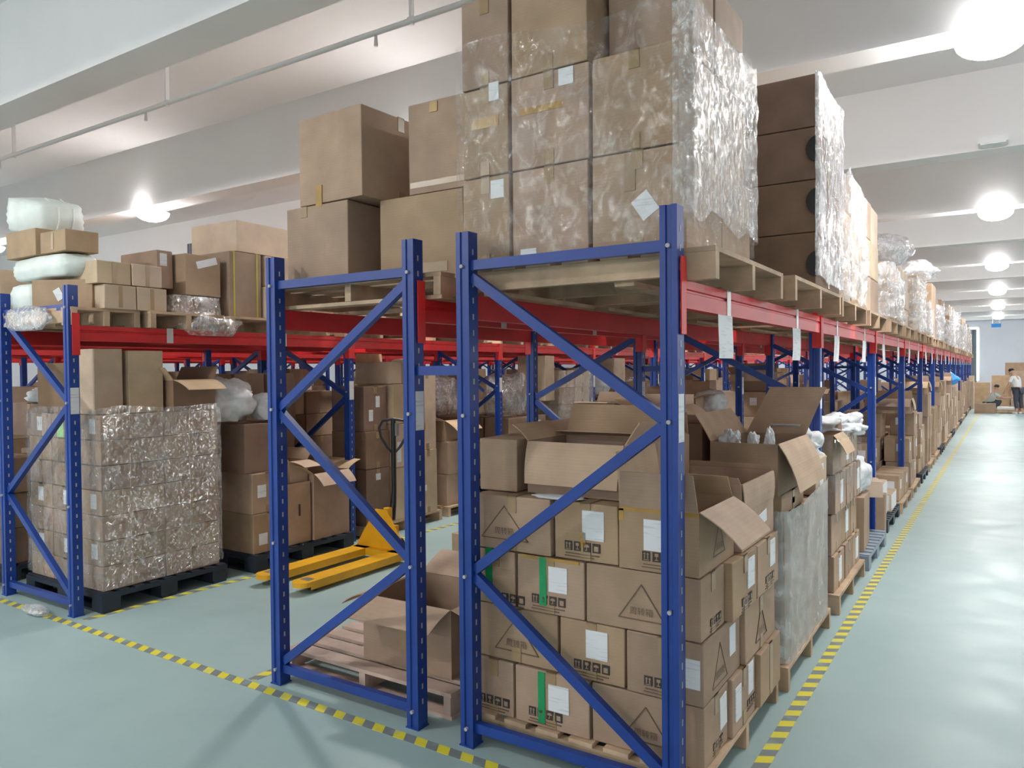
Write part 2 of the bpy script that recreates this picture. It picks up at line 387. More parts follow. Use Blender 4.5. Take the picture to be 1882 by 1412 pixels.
def rack(xr, xl, label, mirror, near, stickers, tall=1):
    root = thing('pallet_rack', label, 'pallet rack', (0, 0, 0))
    xa, xb = (xr, xl) if mirror else (xl, xr)       # the diagonals start at the top of xa
    sg = 1 if xb > xa else -1
    g = .036 * sg
    zz = [(xa, 2.19, xb, 1.56), (xb, 1.53, xa, .83), (xa, .80, xb, .13)]
    zz1 = [(xa, 2.00, xb, 1.52), (xb, 1.49, xa, .80), (xa, .77, xb, .13)]
    def ends(x): return x + g if x == xa else x - g
    br = [brace_mesh((ends(p), 0, z), (ends(q), 0, v)) for p, z, q, v in zz]
    br1 = [brace_mesh((ends(p), 0, z), (ends(q), 0, v)) for p, z, q, v in zz1]
    hb = brace_mesh((xl + .036, 0, .09), (xr - .036, 0, .09)); ht = brace_mesh((xl + .036, 0, 2.245), (xr - .036, 0, 2.245))
    for k in range(NB + 1):
        h = 2.40 if k == 0 else 2.13
        for x in (xr, xl):
            u = obj('upright', UM[(h, 1 if (near and k < 4) else 0)], root, (x, k * LB, 0))
            if near and x == xr and k < NB + 1 and stickers:
                obj('paper_sticker', STICK[1 if stickers == 1 else 1], u)
        for m in (br if k == 0 else br1): obj('brace', m, root, (0, k * LB, 0))
        obj('brace', hb, root, (0, k * LB, 0))
        if k == 0: obj('brace', ht, root, (0, 0, 0))
    for k in range(NB):
        for x, sx in ((xr, 1), (xl, -1)):
            if near:
                b = obj('beam', BEAM[sx], root, (x, k * LB, 0))
                for e in (0, 1): obj('beam_connector', CONN[(sx, e)], b)
                if sx == 1 and near > 1:
                    for yy in (.62, 2.02): obj('silver_tape', TAPE[1], b, (0, yy, 0), )
                elif k < 4:
                    for yy in (.75, 1.9): obj('silver_tape', TAPE[sx], b, (0, yy + .13 * (k % 2), 0))
            else: obj('beam', bfar[sx], root, (x, k * LB, 0))
    return root
XA, XB, XC, XD = (0., -1.0), (-1.33, -2.333), (-4.545, -5.565), (-5.90, -6.90)
PAIR = 4.545
rA = rack(*XA, 'blue and red pallet rack beside the bright aisle, white tags on its beam', False, 2, 1)
rB = rack(*XB, 'blue and red pallet rack back to back with the tagged aisle rack', True, 1, 2)
rC = rack(*XC, 'blue and red pallet rack holding the film-wrapped pallet on black plastic', False, 1, 1)
rD = rack(*XD, 'blue and red pallet rack back to back behind the black plastic pallets', True, 0, 0)
rE = rack(XA[0] - 2 * PAIR, XA[1] - 2 * PAIR, 'blue and red pallet rack deep behind, front one of the third pair', False, 0, 0)
rF = rack(XB[0] - 2 * PAIR, XB[1] - 2 * PAIR, 'blue and red pallet rack deep behind, rear one of the third pair', True, 0, 0)
rG = rack(XA[0] - 3 * PAIR, XA[1] - 3 * PAIR, 'blue and red pallet rack farthest across the hall, front one of the pair', False, 0, 0)
rH = rack(XB[0] - 3 * PAIR, XB[1] - 3 * PAIR, 'blue and red pallet rack farthest across the hall, rear one of the pair', True, 0, 0)
for k in range(NB + 1):                                       # row spacers between the first two racks
    obj('row_spacer', MB().bar((-1.036, k * LB, 1.76), (-1.294, k * LB, 1.76), .04, .045).mesh('row_spacer', M['blue']), rA)
    obj('row_spacer', MB().bar((-5.60, k * LB, 1.76), (-5.864, k * LB, 1.76), .04, .045).mesh('row_spacer', M['blue']), rC)

# paper tags hanging below the aisle beam
TAG = {}
for i in range(4):
    a = R((-2, 3, 7, -3)[i]); mb = MB(); vs = []; fs = []
    for j in range(6):
        z = -.195 * j / 5; x = .0012 * j * math.sin(j * .5 + i)
        for y in (-.105, .105): vs += [(x, y * math.cos(a) - z * 0 + .25 * z * math.sin(a), z), (x + .0012, y * math.cos(a) + .25 * z * math.sin(a), z)]
    for j in range(5):
        o = j * 4
        fs += [(o, o + 4, o + 6, o + 2), (o + 1, o + 3, o + 7, o + 5), (o, o + 1, o + 5, o + 4), (o + 2, o + 6, o + 7, o + 3)]
    fs += [(0, 2, 3, 1), (20, 21, 23, 22)]
    TAG[i] = mb.add(vs, fs).mesh('paper_tag', M['paper'])
ordn = ['first', 'second', 'third', 'fourth', 'fifth', 'sixth', 'seventh', 'eighth', 'ninth', 'tenth', 'eleventh', 'twelfth', 'thirteenth', 'fourteenth',
        'fifteenth', 'sixteenth', 'seventeenth', 'eighteenth', 'nineteenth', 'twentieth', 'twenty-first', 'twenty-second', 'twenty-third', 'twenty-fourth', 'twenty-fifth', 'twenty-sixth']
ti = 0
for k in range(NB):
    for yy in (.62, 2.02):
        o = obj('paper_tag', TAG[ti % 4], None, (.040, k * LB + yy - (.03 if ti else .06), 1.999))
        tag(o, 'white paper tag taped under the red aisle beam, %s tag from the front post' % ordn[ti], 'paper tag', 'paper tags under the aisle beam'); ti += 1

# ------------------------------------------------------------------ cartons
def carton_mesh(w, d, h, mat, bulge=0., seed=0):
    bm = bmesh.new(); bmesh.ops.create_cube(bm, size=1)
    r = random.Random(seed)
    for v in bm.verts:
        v.co = Vector((v.co.x * w, v.co.y * d, (v.co.z + .5) * h)) 
        v.co.x -= math.copysign(r.random() * .004, v.co.x); v.co.y -= math.copysign(r.random() * .004, v.co.y)
        if v.co.z > h / 2: v.co.z -= r.random() * .004
    bmesh.ops.bevel(bm, geom=bm.edges[:], offset=.006, segments=2, affect='EDGES', profile=.6)
    me = bpy.data.meshes.new('carton'); bm.to_mesh(me); bm.free(); me.materials.append(mat); return me
MC = {}
def cmesh(w, d, h, mat, seed):
    k = (round(w, 3), round(d, 3), round(h, 3), mat.name, seed % 3)
    if k not in MC: MC[k] = carton_mesh(w, d, h, mat, 0, seed)
    return MC[k]

def face_frame(face, w, d, h):
    """origin (lower left seen from outside), u, v, n for a face of a carton centred on its base"""
    if face == 'f': return Vector((-w / 2, -d / 2, 0)), Vector((1, 0, 0)), Vector((0, 0, 1)), Vector((0, -1, 0)), w, h
    if face == 'r': return Vector((w / 2, -d / 2, 0)), Vector((0, 1, 0)), Vector((0, 0, 1)), Vector((1, 0, 0)), d, h
    if face == 'l': return Vector((-w / 2, d / 2, 0)), Vector((0, -1, 0)), Vector((0, 0, 1)), Vector((-1, 0, 0)), d, h
    if face == 't': return Vector((-w / 2, -d / 2, h)), Vector((1, 0, 0)), Vector((0, 1, 0)), Vector((0, 0, 1)), w, d

def decal(mb, fr, cu, cv, w, h, mi=0, rot=0., lift=.0016):
    o, u, v, n, fw, fh = fr
    c = o + u * cu * fw + v * cv * fh
    uu = u * math.cos(rot) + v * math.sin(rot); vv = v * math.cos(rot) - u * math.sin(rot)
    p = [c - uu * w / 2 - vv * h / 2, c + uu * w / 2 - vv * h / 2, c + uu * w / 2 + vv * h / 2, c - uu * w / 2 + vv * h / 2]
    mb.add([q + n * lift for q in p] + [q - n * .003 for q in p], [(0, 1, 2, 3), (0, 4, 5, 1), (1, 5, 6, 2), (2, 6, 7, 3), (3, 7, 4, 0)], mi)
_txt = {}
def text_mesh(body):
    if body not in _txt:
        c = bpy.data.curves.new('print_text', 'FONT'); c.body = body; c.align_x = 'CENTER'; c.align_y = 'CENTER'; c.resolution_u = 3
        o = bpy.data.objects.new('print_text', c); C.objects.link(o)
        me = bpy.data.meshes.new_from_object(o.evaluated_get(bpy.context.evaluated_depsgraph_get()))
        _txt[body] = ([v.co.copy() for v in me.vertices], [tuple(q.vertices) for q in me.polygons])
        bpy.data.objects.remove(o); bpy.data.curves.remove(c); bpy.data.meshes.remove(me)
    return _txt[body]
def add_text(mb, fr, body, cu, cv, size, mi=0, lift=.0016):
    o, u, v, n, fw, fh = fr; vs, fs = text_mesh(body); c = o + u * cu * fw + v * cv * fh
    mb.add([c + u * p.x * size + v * p.y * size + n * lift for p in vs], fs, mi)

def mark(parent, kind, face, w, d, h, cu=.5, cv=.5, sw=.1, sh=.12, rot=0.):
    fr = face_frame(face, w, d, h); mb = MB()
    if kind == 'label': decal(mb, fr, cu, cv, sw, sh, rot=rot); return mb.build('paper_label', M['paper'], parent)
    if kind == 'greenlabel': decal(mb, fr, cu, cv, sw, sh, rot=rot); return mb.build('paper_label', M['greenp'], parent)
    if kind == 'green': decal(mb, fr, cu, cv, sw, sh, rot=rot, lift=.0022); return mb.build('green_tape', M['green'], parent)
    if kind == 'ytape': decal(mb, fr, cu, cv, sw, sh); return mb.build('amber_tape', M['ytape'], parent)
    if kind == 'tape': decal(mb, fr, cu, cv, sw, sh, lift=.0012); return mb.build('packing_tape', M['tape'], parent)
    if kind == 'hole': decal(mb, fr, cu, cv, sw, sh); return mb.build('hand_hole', M['ink'], parent)
    if kind == 'icons':                          # four handling symbols in a row with small print under them
        fw = fr[4]; s = sw; gap = s * 1.28
        def D(i, dx, dy, ww, hh, mi=1, rot=0.): decal(mb, fr, cu + ((i - 1.5) * gap + dx * s) / fw, cv + dy * s / fr[5], ww * s, hh * s, mi, rot, .0016 if mi == 0 else .0022)
        for i in range(4): D(i, 0, 0, 1.0, 1.12, 0)
        for q in (-.2, .2): D(0, q, -.02, .14, .55); D(0, q, .25, .24, .24, 1, .785)
        D(0, 0, -.42, .7, .09)
        D(1, 0, .24, .46, .36); D(1, 0, -.08, .10, .4); D(1, 0, -.34, .42, .10); D(1, .06, .3, .10, .2, 0, .5)
        D(2, 0, .14, .66, .22); D(2, 0, .28, .36, .14); D(2, 0, -.12, .09, .46); D(2, -.10, -.34, .22, .09)
        D(3, 0, -.06, .56, .62); D(3, 0, -.10, .30, .36, 0)
        a = mb.build('handling_symbols', [M['ink'], M['card']], parent)
        m2 = MB(); decal(m2, fr, cu, cv - .95 * s / fr[5], s * 4.6, s * .12); decal(m2, fr, cu - .05, cv - 1.3 * s / fr[5], s * 4.0, s * .12)
        m2.build('small_print', M['inkl'], parent)
        return a
    if kind == 'tri':                            # thin triangle outline with three characters inside
        o, u, v, n, fw, fh = fr; c = o + u * cu * fw + v * cv * fh
        P = [c + u * -sw / 2 - v * sh / 2, c + u * sw / 2 - v * sh / 2, c + v * sh / 2]
        for i in range(3):
            a, b = P[i], P[(i + 1) % 3]; e = (b - a).normalized(); q = n.cross(e) * .0022
            vs = [a - q, b - q, b + q, a + q]; mb.add([x + n * .0014 for x in vs] + [x - n * .003 for x in vs], [(0, 1, 2, 3), (0, 4, 5, 1), (1, 5, 6, 2), (2, 6, 7, 3), (3, 7, 4, 0)])
        add_text(mb, fr, '\u5468\u8f6c\u7bb1', cu, cv - .27 * sh / fh, sh * .24)
        return mb.build('triangle_print', M['inkl'], parent)

NCARD = [0]
def carton(label, x0, x1, y0, y1, z0, z1, rz=0, marks=(), tape='x', mat='card', group=None, tilt=(0, 0), seed=None):
    w, d, h = x1 - x0, y1 - y0, z1 - z0
    NCARD[0] += 1
    sd = NCARD[0] if seed is None else seed
    o = obj('carton', cmesh(w, d, h, M[mat], sd), None, ((x0 + x1) / 2, (y0 + y1) / 2, z0 + .0005), (tilt[0], tilt[1], rz))
    tag(o, label, 'carton', group)
    if tape:
        mb = MB(); t = .05; e = .0014
        if tape == 'x':
            mb.box(-t / 2, t / 2, -d / 2 - e, d / 2 + e, h - .006, h + e).box(-t / 2, t / 2, -d / 2 - e, -d / 2 + .004, h - .08, h + e).box(-t / 2, t / 2, d / 2 - .004, d / 2 + e, h - .08, h + e)
            mb.box(-t / 2, t / 2, -d / 2 - e, -d / 2 + .004, .004, .07)
        else:
            mb.box(-w / 2 - e, w / 2 + e, -t / 2, t / 2, h - .006, h + e).box(w / 2 - .004, w / 2 + e, -t / 2, t / 2, h - .08, h + e).box(-w / 2 - e, -w / 2 + .004, -t / 2, t / 2, h - .08, h + e)
            mb.box(w / 2 - .004, w / 2 + e, -t / 2, t / 2, .004, .07)
        mb.build('packing_tape', M['tape'], o)
    for k in marks: mark(o, k[0], k[1], w, d, h, *k[2:])
    return o

def open_carton(label, x0, x1, y0, y1, z0, z1, flaps=(), rz=0, marks=(), mat='card', inner='cardin', t=.006, group=None, tilt=(0, 0)):
    """flaps: (side f/b/l/r, angle from straight up (outward +), length, [skew])"""
    w, d, h = x1 - x0, y1 - y0, z1 - z0; NCARD[0] += 1
    mb = MB()
    mb.box(-w / 2, w / 2, -d / 2, -d / 2 + t, 0, h).box(-w / 2, w / 2, d / 2 - t, d / 2, 0, h)
    mb.box(-w / 2, -w / 2 + t, -d / 2 + t, d / 2 - t, 0, h).box(w / 2 - t, w / 2, -d / 2 + t, d / 2 - t, 0, h)
    mb.box(-w / 2 + t, w / 2 - t, -d / 2 + t, d / 2 - t, .004, .012)
    o = mb.build('open_carton', M[mat], None, ((x0 + x1) / 2, (y0 + y1) / 2, z0 + .0005), (tilt[0], tilt[1], rz))
    tag(o, label, 'open carton', group)
    for fl in flaps:
        s, ang, ln = fl[:3]; sk = fl[3] if len(fl) > 3 else 0.
        L_ = w if s in 'fb' else d; a = R(ang); rows = 5; vs = []; fs = []
        for j in range(rows):
            q = ln * j / (rows - 1); aa = a + .22 * (j / (rows - 1) - .4) * (1 if ang > 30 else .3)
            for i in range(2):
                e = (-L_ / 2 + .004, L_ / 2 - .004)[i] + sk * j / (rows - 1) + (.012 * j / (rows - 1)) * (1 - 2 * i)
                for th in (0, t * .8):
                    up = q * math.cos(aa) + th * math.sin(aa) * 1; outw = q * math.sin(aa) - th * math.cos(aa)
                    vs.append((e, outw, up))
        for j in range(rows - 1):
            b = j * 4; c = b + 4
            fs += [(b, b + 2, c + 2, c), (b + 1, c + 1, c + 3, b + 3), (b, c, c + 1, b + 1), (b + 2, b + 3, c + 3, c + 2)]
        fs += [(0, 1, 3, 2), (rows * 4 - 4, rows * 4 - 2, rows * 4 - 1, rows * 4 - 3)]
        if s == 'f': mt = Matrix(((1, 0, 0, 0), (0, -1, 0, -d / 2), (0, 0, 1, h), (0, 0, 0, 1)))
        if s == 'b': mt = Matrix(((-1, 0, 0, 0), (0, 1, 0, d / 2), (0, 0, 1, h), (0, 0, 0, 1)))
        if s == 'r': mt = Matrix(((0, 1, 0, w / 2), (1, 0, 0, 0), (0, 0, 1, h), (0, 0, 0, 1)))
        if s == 'l': mt = Matrix(((0, -1, 0, -w / 2), (1, 0, 0, 0), (0, 0, 1, h), (0, 0, 0, 1)))
        MB().add([mt @ Vector(v) for v in vs], fs).build('flap', M[inner if (ang > 25 or s == 'l') else mat], o)  # left flaps take the paler colour for the lamp light on them
    for k in marks: mark(o, k[0], k[1], w, d, h, *k[2:])
    return o

def film(label, x0, x1, y0, y1, z0, z1, mat='film', amp=.010, seed=1, lean=(0, 0), top=0., name='stretch_film', wave=.0, path=None):
    n, rows = 72, 26; r = .035; vs, fs = [], []
    per = []
    w, d = x1 - x0, y1 - y0; tot = 2 * (w + d)
    for i in range(n):
        s = tot * i / n
        if s < w: p, nn = (x0 + s, y0), (0, -1)
        elif s < w + d: p, nn = (x1, y0 + s - w), (1, 0)
        elif s < 2 * w + d: p, nn = (x1 - (s - w - d), y1), (0, 1)
        else: p, nn = (x0, y1 - (s - 2 * w - d)), (-1, 0)
        per.append((p, nn))
    if path:
        per = []; seg = [(Vector(path[i]), Vector(path[i + 1])) for i in range(len(path) - 1)]; tl = sum((b - a).length for a, b in seg)
        for a, b in seg:
            k = max(2, round(n * (b - a).length / tl)); dd = (b - a).normalized()
            for i in range(k): per.append((tuple(a + (b - a) * i / k), (dd.y, -dd.x)))
        per.append((tuple(seg[-1][1]), per[-1][1])); n = len(per)
    off = Vector((seed * 3.1, seed * 1.7, seed))
    for j in range(rows + 1):
        t = j / rows; zz = z0 + (z1 - z0) * t
        for i, (p, nn) in enumerate(per):
            a = noise.noise(Vector((p[0] * 5, p[1] * 5, zz * 9)) + off) * amp + noise.noise(Vector((p[0] * 17, p[1] * 17, zz * 21)) + off) * amp * .6
            q = .006 + abs(a) * 1.3
            ze = zz + (wave * noise.noise(Vector((p[0] * 3, p[1] * 3, 7.7)) + off) if j == rows else (wave * .6 * noise.noise(Vector((p[0] * 4, p[1] * 4, 1.7)) + off) if j == 0 else 0))
            vs.append((p[0] + nn[0] * q + lean[0] * t, p[1] + nn[1] * q + lean[1] * t, ze))
    for j in range(rows):
        for i in range(n - (1 if path else 0)): fs.append((j * n + i, j * n + (i + 1) % n, (j + 1) * n + (i + 1) % n, (j + 1) * n + i))
    if top: fs.append(tuple(rows * n + i for i in range(n)))
    o = MB().add(vs, fs).build(name, M[mat], smooth=True)
    return tag(o, label, 'stretch film')

def bag(label, c, s, mat='bag', seed=0, name='plastic_bag', cat='plastic bag', amp=.28, sub=3, rot=(0, 0, 0), group=None, boxy=.15):
    bm = bmesh.new(); bmesh.ops.create_icosphere(bm, subdivisions=sub + 1, radius=1)
    off = Vector((seed * 2.3, seed * 5.1, seed * .7))
    for v in bm.verts:
        n = v.co.normalized(); q = 1 + amp * noise.noise(n * 1.6 + off) + amp * .5 * noise.noise(n * 4.3 + off) + amp * .25 * noise.noise(n * 9 + off)
        co = n * q; m = max(abs(co.x), abs(co.y), abs(co.z)); co = co * (1 + boxy * (1 / m - 1))
        v.co = Vector((co.x * s[0], co.y * s[1], max(co.z, -.82) * s[2]))
    for f in bm.faces: f.smooth = True
    me = bpy.data.meshes.new(name); bm.to_mesh(me); bm.free(); me.materials.append(M[mat])
    return tag(obj(name, me, None, c, rot), label, cat, group)

# ------------------------------------------------------------------ pallets
def wood_pallet(label, x0, x1, y0, y1, z, h=.13, mat='wood', group=None, along='x', ndeck=7):
    o = thing('wooden_pallet', label, 'pallet', ((x0 + x1) / 2, (y0 + y1) / 2, z), 0, group); w, d = x1 - x0, y1 - y0
    dk = MB(); t = .020
    if along == 'x':       # stringers run across the rack, deck boards along it
        bw = w / (ndeck + .0) * .72
        for i in range(ndeck):
            x = -w / 2 + bw / 2 + (w - bw) * i / (ndeck - 1); dk.box(x - bw / 2, x + bw / 2, -d / 2, d / 2, h - t, h)
        dk.build('deck', M[mat], o)
        for i in range(3):
            y = -d / 2 + .025 + (d - .05) * i / 2; MB().box(-w / 2, w / 2, y - .022, y + .022, .0005 + t, h - t - .0005).box(w / 2 - .14, w / 2, y - .022, y + .022, 0, t + .001).build('stringer', M[mat], o)
        bb = MB()
        for i in (0, 1):
            x = -w / 2 + .15 + (w * .55) * i; MB().box(x - .045, x + .045, -d / 2 + .05, d / 2 - .05, 0, t - .0005).build('bottom_board', M[mat], o)
    else:
        bw = d / ndeck * .72
        for i in range(ndeck):
            y = -d / 2 + bw / 2 + (d - bw) * i / (ndeck - 1); dk.box(-w / 2, w / 2, y - bw / 2, y + bw / 2, h - t, h)
        dk.build('deck', M[mat], o)
        for i in range(3):
            x = -w / 2 + .025 + (w - .05) * i / 2; MB().box(x - .022, x + .022, -d / 2, d / 2, t, h - t - .0005).build('stringer', M[mat], o)
        bb = MB()
        for i in range(3):
            y = -d / 2 + .05 + (d - .1) * i / 2; MB().box(-w / 2, w / 2, y - .045, y + .045, 0, t - .0005).build('bottom_board', M[mat], o)
    return o
def plastic_pallet(label, x0, x1, y0, y1, z, h=.14, mat='blackp', group=None):
    o = thing('plastic_pallet', label, 'pallet', ((x0 + x1) / 2, (y0 + y1) / 2, z), 0, group); w, d = x1 - x0, y1 - y0
    dk = MB(); dk.box(-w / 2, w / 2, -d / 2, d / 2, h - .045, h - .012)
    for i in range(9):
        y = -d / 2 + .05 + (d - .1) * i / 8; dk.box(-w / 2, w / 2, y - .035, y + .035, h - .012, h)
    dk.build('deck', M[mat], o)
    for i in range(3):
        for j in range(3):
            x = -w / 2 + .07 + (w - .14) * i / 2; y = -d / 2 + .07 + (d - .14) * j / 2
            MB().box(x - .07, x + .07, y - .07, y + .07, .02, h - .0455).build('foot', M[mat], o)
    sk = MB()
    for j in range(3):
        y = -d / 2 + .07 + (d - .14) * j / 2; sk.box(-w / 2, w / 2, y - .06, y + .06, 0, .0195)
    sk.build('skid', M[mat], o)
    return o

# ================================================================== contents
ZB = 2.1135                                                   # top of the beams
ZT = ZB + .13
# ---- tagged aisle rack, beam level, first pallet: tall wrapped stack
wood_pallet('wooden pallet on the aisle beam under the tall clear-wrapped carton stack', -1.10, .15, .08, 1.18, ZB)
wood_pallet('wooden pallet on the aisle beam, second from the front post', -1.10, .19, 1.27, 2.62, ZB)
wood_pallet('wooden pallet on the aisle beam under the silvery wrapped load', -1.08, .17, 2.80, 3.95, ZB)
cx = [(-1.11, -.835, 'left'), (-.825, -.42, 'middle'), (-.41, .02, 'right')]
ry = [(.12, .585, 'front'), (.60, 1.06, 'rear')]
lz = [(ZT, 2.68, 'bottom'), (2.685, 3.105, 'second'), (3.11, 3.53, 'third')]
for (x0, x1, xn) in cx:
    for (y0, y1, yn) in ry:
        for li, (z0, z1, zn) in enumerate(lz):
            mk = []; j = rnd.uniform(-.012, .012); yo = 0; xo = 0
            if yn == 'front':
                if xn == 'right' and li == 2: yo = .17; y1b = y1
                if xn == 'middle' and li == 0: mk = [('label', 'f', .22, .10, .085, .06)]
                if xn == 'middle' and li == 1: mk = [('label', 'f', .72, .90, .075, .075), ('ytape', 'f', .4, .62, .22, .03)]
                if xn == 'left' and li == 0: mk = [('label', 'f', .75, .85, .075, .085)]
                if xn == 'left' and li == 1: mk = [('label', 'f', .70, .93, .055, .085), ('ytape', 'f', .5, .6, .16, .05)]
                if xn == 'right' and li == 0: mk = [('label', 'f', .58, .46, .085, .10, .6), ('tape', 'f', .42, .8, .05, .16)]
            lab = 'brown carton, %s layer, %s %s of the tall clear-wrapped stack on the aisle beam' % (zn, yn, {'left': 'inner column', 'middle': 'middle column', 'right': 'outer column'}[xn])
            z0b, z1b = z0, z1
            if xn == 'right' and li == 2 and yn == 'front': lab = 'brown carton set back on the outer front top of the clear-wrapped stack'
            ss = (1 - li * .0)
            carton(lab, x0 + xo + abs(j) * .4, x1 - abs(j) * .4 - (.03 if xn == 'right' and li else 0), y0 + yo, y1, z0b, z1b, rz=j * .8, marks=mk, mat='card' if (li + len(xn)) % 3 else 'card')
film('clear stretch film wound round the tall carton stack on the aisle beam', -1.118, .03, .108, 1.075, 2.30, 3.30, 'film', .016, 3, lean=(-.01, .0), wave=.10)

film('bright wrinkled film sheet over the aisle face of the clear-wrapped stack', 0, 0, 0, 0, 2.42, 3.28, 'films2', .014, 8, wave=.22, path=[(-.03, .1045), (.045, .106), (.045, 1.07), (-.05, 1.075)])
# ---- second and following loads on the aisle beam
def wordlayer(i, n):
    return 'bottom' if i == 0 else ('top' if i == n - 1 else ['second', 'third', 'fourth', 'fifth', 'sixth', 'seventh', 'eighth'][i - 1])
CAND = []
def stack(phrase, x0, x1, y0, y1, z0, z1, bw, bd, bh, plabel=.2, mat=('card',), drop=.3, jit=.02, group=None, hidden=False, gappy=0.):
    nx = max(1, round((x1 - x0) / bw)); ny = max(1, round((y1 - y0) / bd)); nl = max(1, round((z1 - z0) / bh))
    w, d, h = (x1 - x0) / nx, (y1 - y0) / ny, (z1 - z0) / nl
    for ix in range(nx):
        for iy in range(ny):
            top = nl - (1 if rnd.random() < drop and nl > 1 else 0)
            for l in range(top):
                shell = iy == 0 or ix == nx - 1 or l == top - 1
                hh = h; jx, jy, a = rnd.uniform(-1, 1) * jit, rnd.uniform(-1, 1) * jit, rnd.uniform(-1, 1) * jit * 1.5
                s = rnd.random(); mt = rnd.choice(mat); lb = rnd.random()
                if not shell: continue
                g = .006 + abs(jit) * .5
                yw = '' if ny == 1 else ('near' if iy == 0 else ('far' if iy == ny - 1 else 'middle'))
                xw = '' if nx == 1 else ('outer' if ix == nx - 1 else ('inner' if ix == 0 else 'central'))
                mk = []
                if lb < plabel:
                    mk.append(('label', 'f', .3 + .4 * s, .6, .09, .10)); mk.append(('label', 'r', .7 - .4 * s, .62, .09, .11))
                CAND.append(dict(phrase=phrase, layer=wordlayer(l, top), col=(xw + ' ' + yw).strip(), dims=(x0 + ix * w + g + jx * .4, x0 + (ix + 1) * w - g + jx * .4, y0 + iy * d + g + jy * .4, y0 + (iy + 1) * d - g + jy * .4, z0 + l * h, z0 + (l + 1) * h - .002),
                                 rz=a * .5, marks=mk, mat=mt, group=group, tape='x' if d < w else 'y', key=len(CAND)))

P_top = 'pallet of the tagged aisle rack beam'
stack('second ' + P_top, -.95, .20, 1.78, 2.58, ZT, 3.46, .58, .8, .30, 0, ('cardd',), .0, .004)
for q, zz in enumerate((2.36, 2.72, 3.02)):  # flat black half discs on the front face near its outer edge
    half = [(.135 + .062 * math.cos(R(90 + 18 * k)), zz + .075 * math.sin(R(90 + 18 * k))) for k in range(11)]
    half = [(min(x + .068, .198), z) for x, z in half]
    mb = MB(); mb.prism(half, -1.7725, -1.766, 0, Matrix(((1, 0, 0, 0), (0, 0, -1, 0), (0, 1, 0, 0), (0, 0, 0, 1))))
    tag(mb.build('dark_half_disc', M['black']), 'black half disc on the outer corner of the dark second aisle-beam load, %s' % ['lowest', 'middle', 'highest'][q], 'corner guard')
film('bright wrinkled film over the aisle face of the dark second load', 0, 0, 0, 0, 2.27, 3.46, 'films', .012, 5, wave=.06, path=[(.19, 1.764), (.204, 1.772), (.204, 2.60), (-.2, 2.60)])
stack('third ' + P_top, -.95, .15, 2.86, 3.90, ZT, 3.22, .55, .52, .33, 0, ('cardl',), .3, .01)
film('silvery crumpled film over the third aisle-beam load', -.97, .165, 2.84, 3.93, 2.24, 3.15, 'films', .035, 6, wave=.16)
tag_n = ['fourth', 'fifth', 'sixth', 'seventh', 'eighth', 'ninth', 'tenth', 'eleventh', 'twelfth', 'thirteenth', 'fourteenth', 'fifteenth', 'sixteenth', 'seventeenth', 'eighteenth', 'nineteenth', 'twentieth', 'twenty-first', 'twenty-second', 'twenty-third', 'twenty-fourth']
tops = [3.25, 2.85, 2.95, 3.05, 2.80, 3.15, 3.0, 3.1, 2.9, 3.2, 3.05, 3.3, 3.0, 3.15, 3.2, 3.35, 3.1, 3.25, 3.2, 3.0, 3.1]
for i in range(21):
    y0 = 4.22 + i * 1.455; nm = tag_n[i]
    wood_pallet('wooden pallet on the aisle beam, %s from the front post' % nm, -1.06, .16, y0, y0 + 1.15, ZB, group='pallets along the aisle beam')
    zt = tops[i]; r_ = random.Random(i)
    bh = r_.choice((.26, .32, .38)); bw = r_.choice((.36, .55)); 
    stack(nm + ' ' + P_top, -.95, .10 + r_.uniform(0, .07), y0 + .05, y0 + 1.08, ZT, zt, bw, r_.choice((.36, .52)), bh, .1, r_.choice((('card',), ('cardl', 'card'), ('cardl',))), .45, .02)
    if i in (1, 3, 4, 6, 8, 9, 11, 13, 14, 17):
        film('silvery film round the %s load on the aisle beam' % nm, -.98, .175, y0 + .03, y0 + 1.10, 2.25, zt - .1, 'films', .03, 20 + i, wave=.16)
    if i in (2, 5): bag('white film bundle on top of the %s load of the aisle beam' % nm, (-.25, y0 + .5, zt + .24), (.42, .45, .22), 'films', i, 'film_bundle', 'film bundle')

# ---- middle rack, beam level
wood_pallet('weathered wooden pallet under the four big plain cartons on the beam', -2.46, -1.20, .06, 1.14, ZB, along='y')
carton('big plain carton at lower outer end of the four big cartons on the beam', -2.375, -1.885, .12, .62, ZT, 2.695, rz=.0, tape=None, marks=[('tape', 'f', .3, .93, .05, .06)])
b2 = carton('big plain carton turned askew on top of the lower outer big carton', -2.265, -1.76, .12, .74, 2.70, 3.19, rz=-.03, tape='y', marks=[('ytape', 'f', .33, .08, .05, .12)])
carton('big plain carton sitting low beside the black-shadowed gap, next to the wrapped stack', -1.745, -1.185, .22, .72, ZT, 2.685, rz=.012, tape=None, marks=[('tape', 'f', .55, .12, .3, .05)])
carton('big plain carton on top, touching the clear-wrapped stack', -1.555, -1.13, .24, .74, 2.69, 3.165, rz=.02, tape=None, marks=[('ytape', 'f', .4, .92, .05, .05), ('tape', 'f', .5, .1, .4, .03)])
carton('big plain carton in the second row behind the askew carton', -2.38, -1.9, .78, 1.12, ZT, 2.7, tape=None)
PB = 'pallet of the back-to-back rack beam'
for i in range(1, 9):
    y0 = 1.35 + (i - 1) * 1.42
    wood_pallet('wooden pallet on the back-to-back rack beam, %s from the front' % ordn[i], -2.42, -1.24, y0, y0 + 1.15, ZB, group='pallets on the back-to-back beam')
    stack(ordn[i] + ' ' + PB, -2.36, -1.30, y0 + .05, y0 + 1.1, ZT, 2.8 + .2 * (i % 3), .53, .52, .3, .1, ('card', 'cardl'), .3, .02)

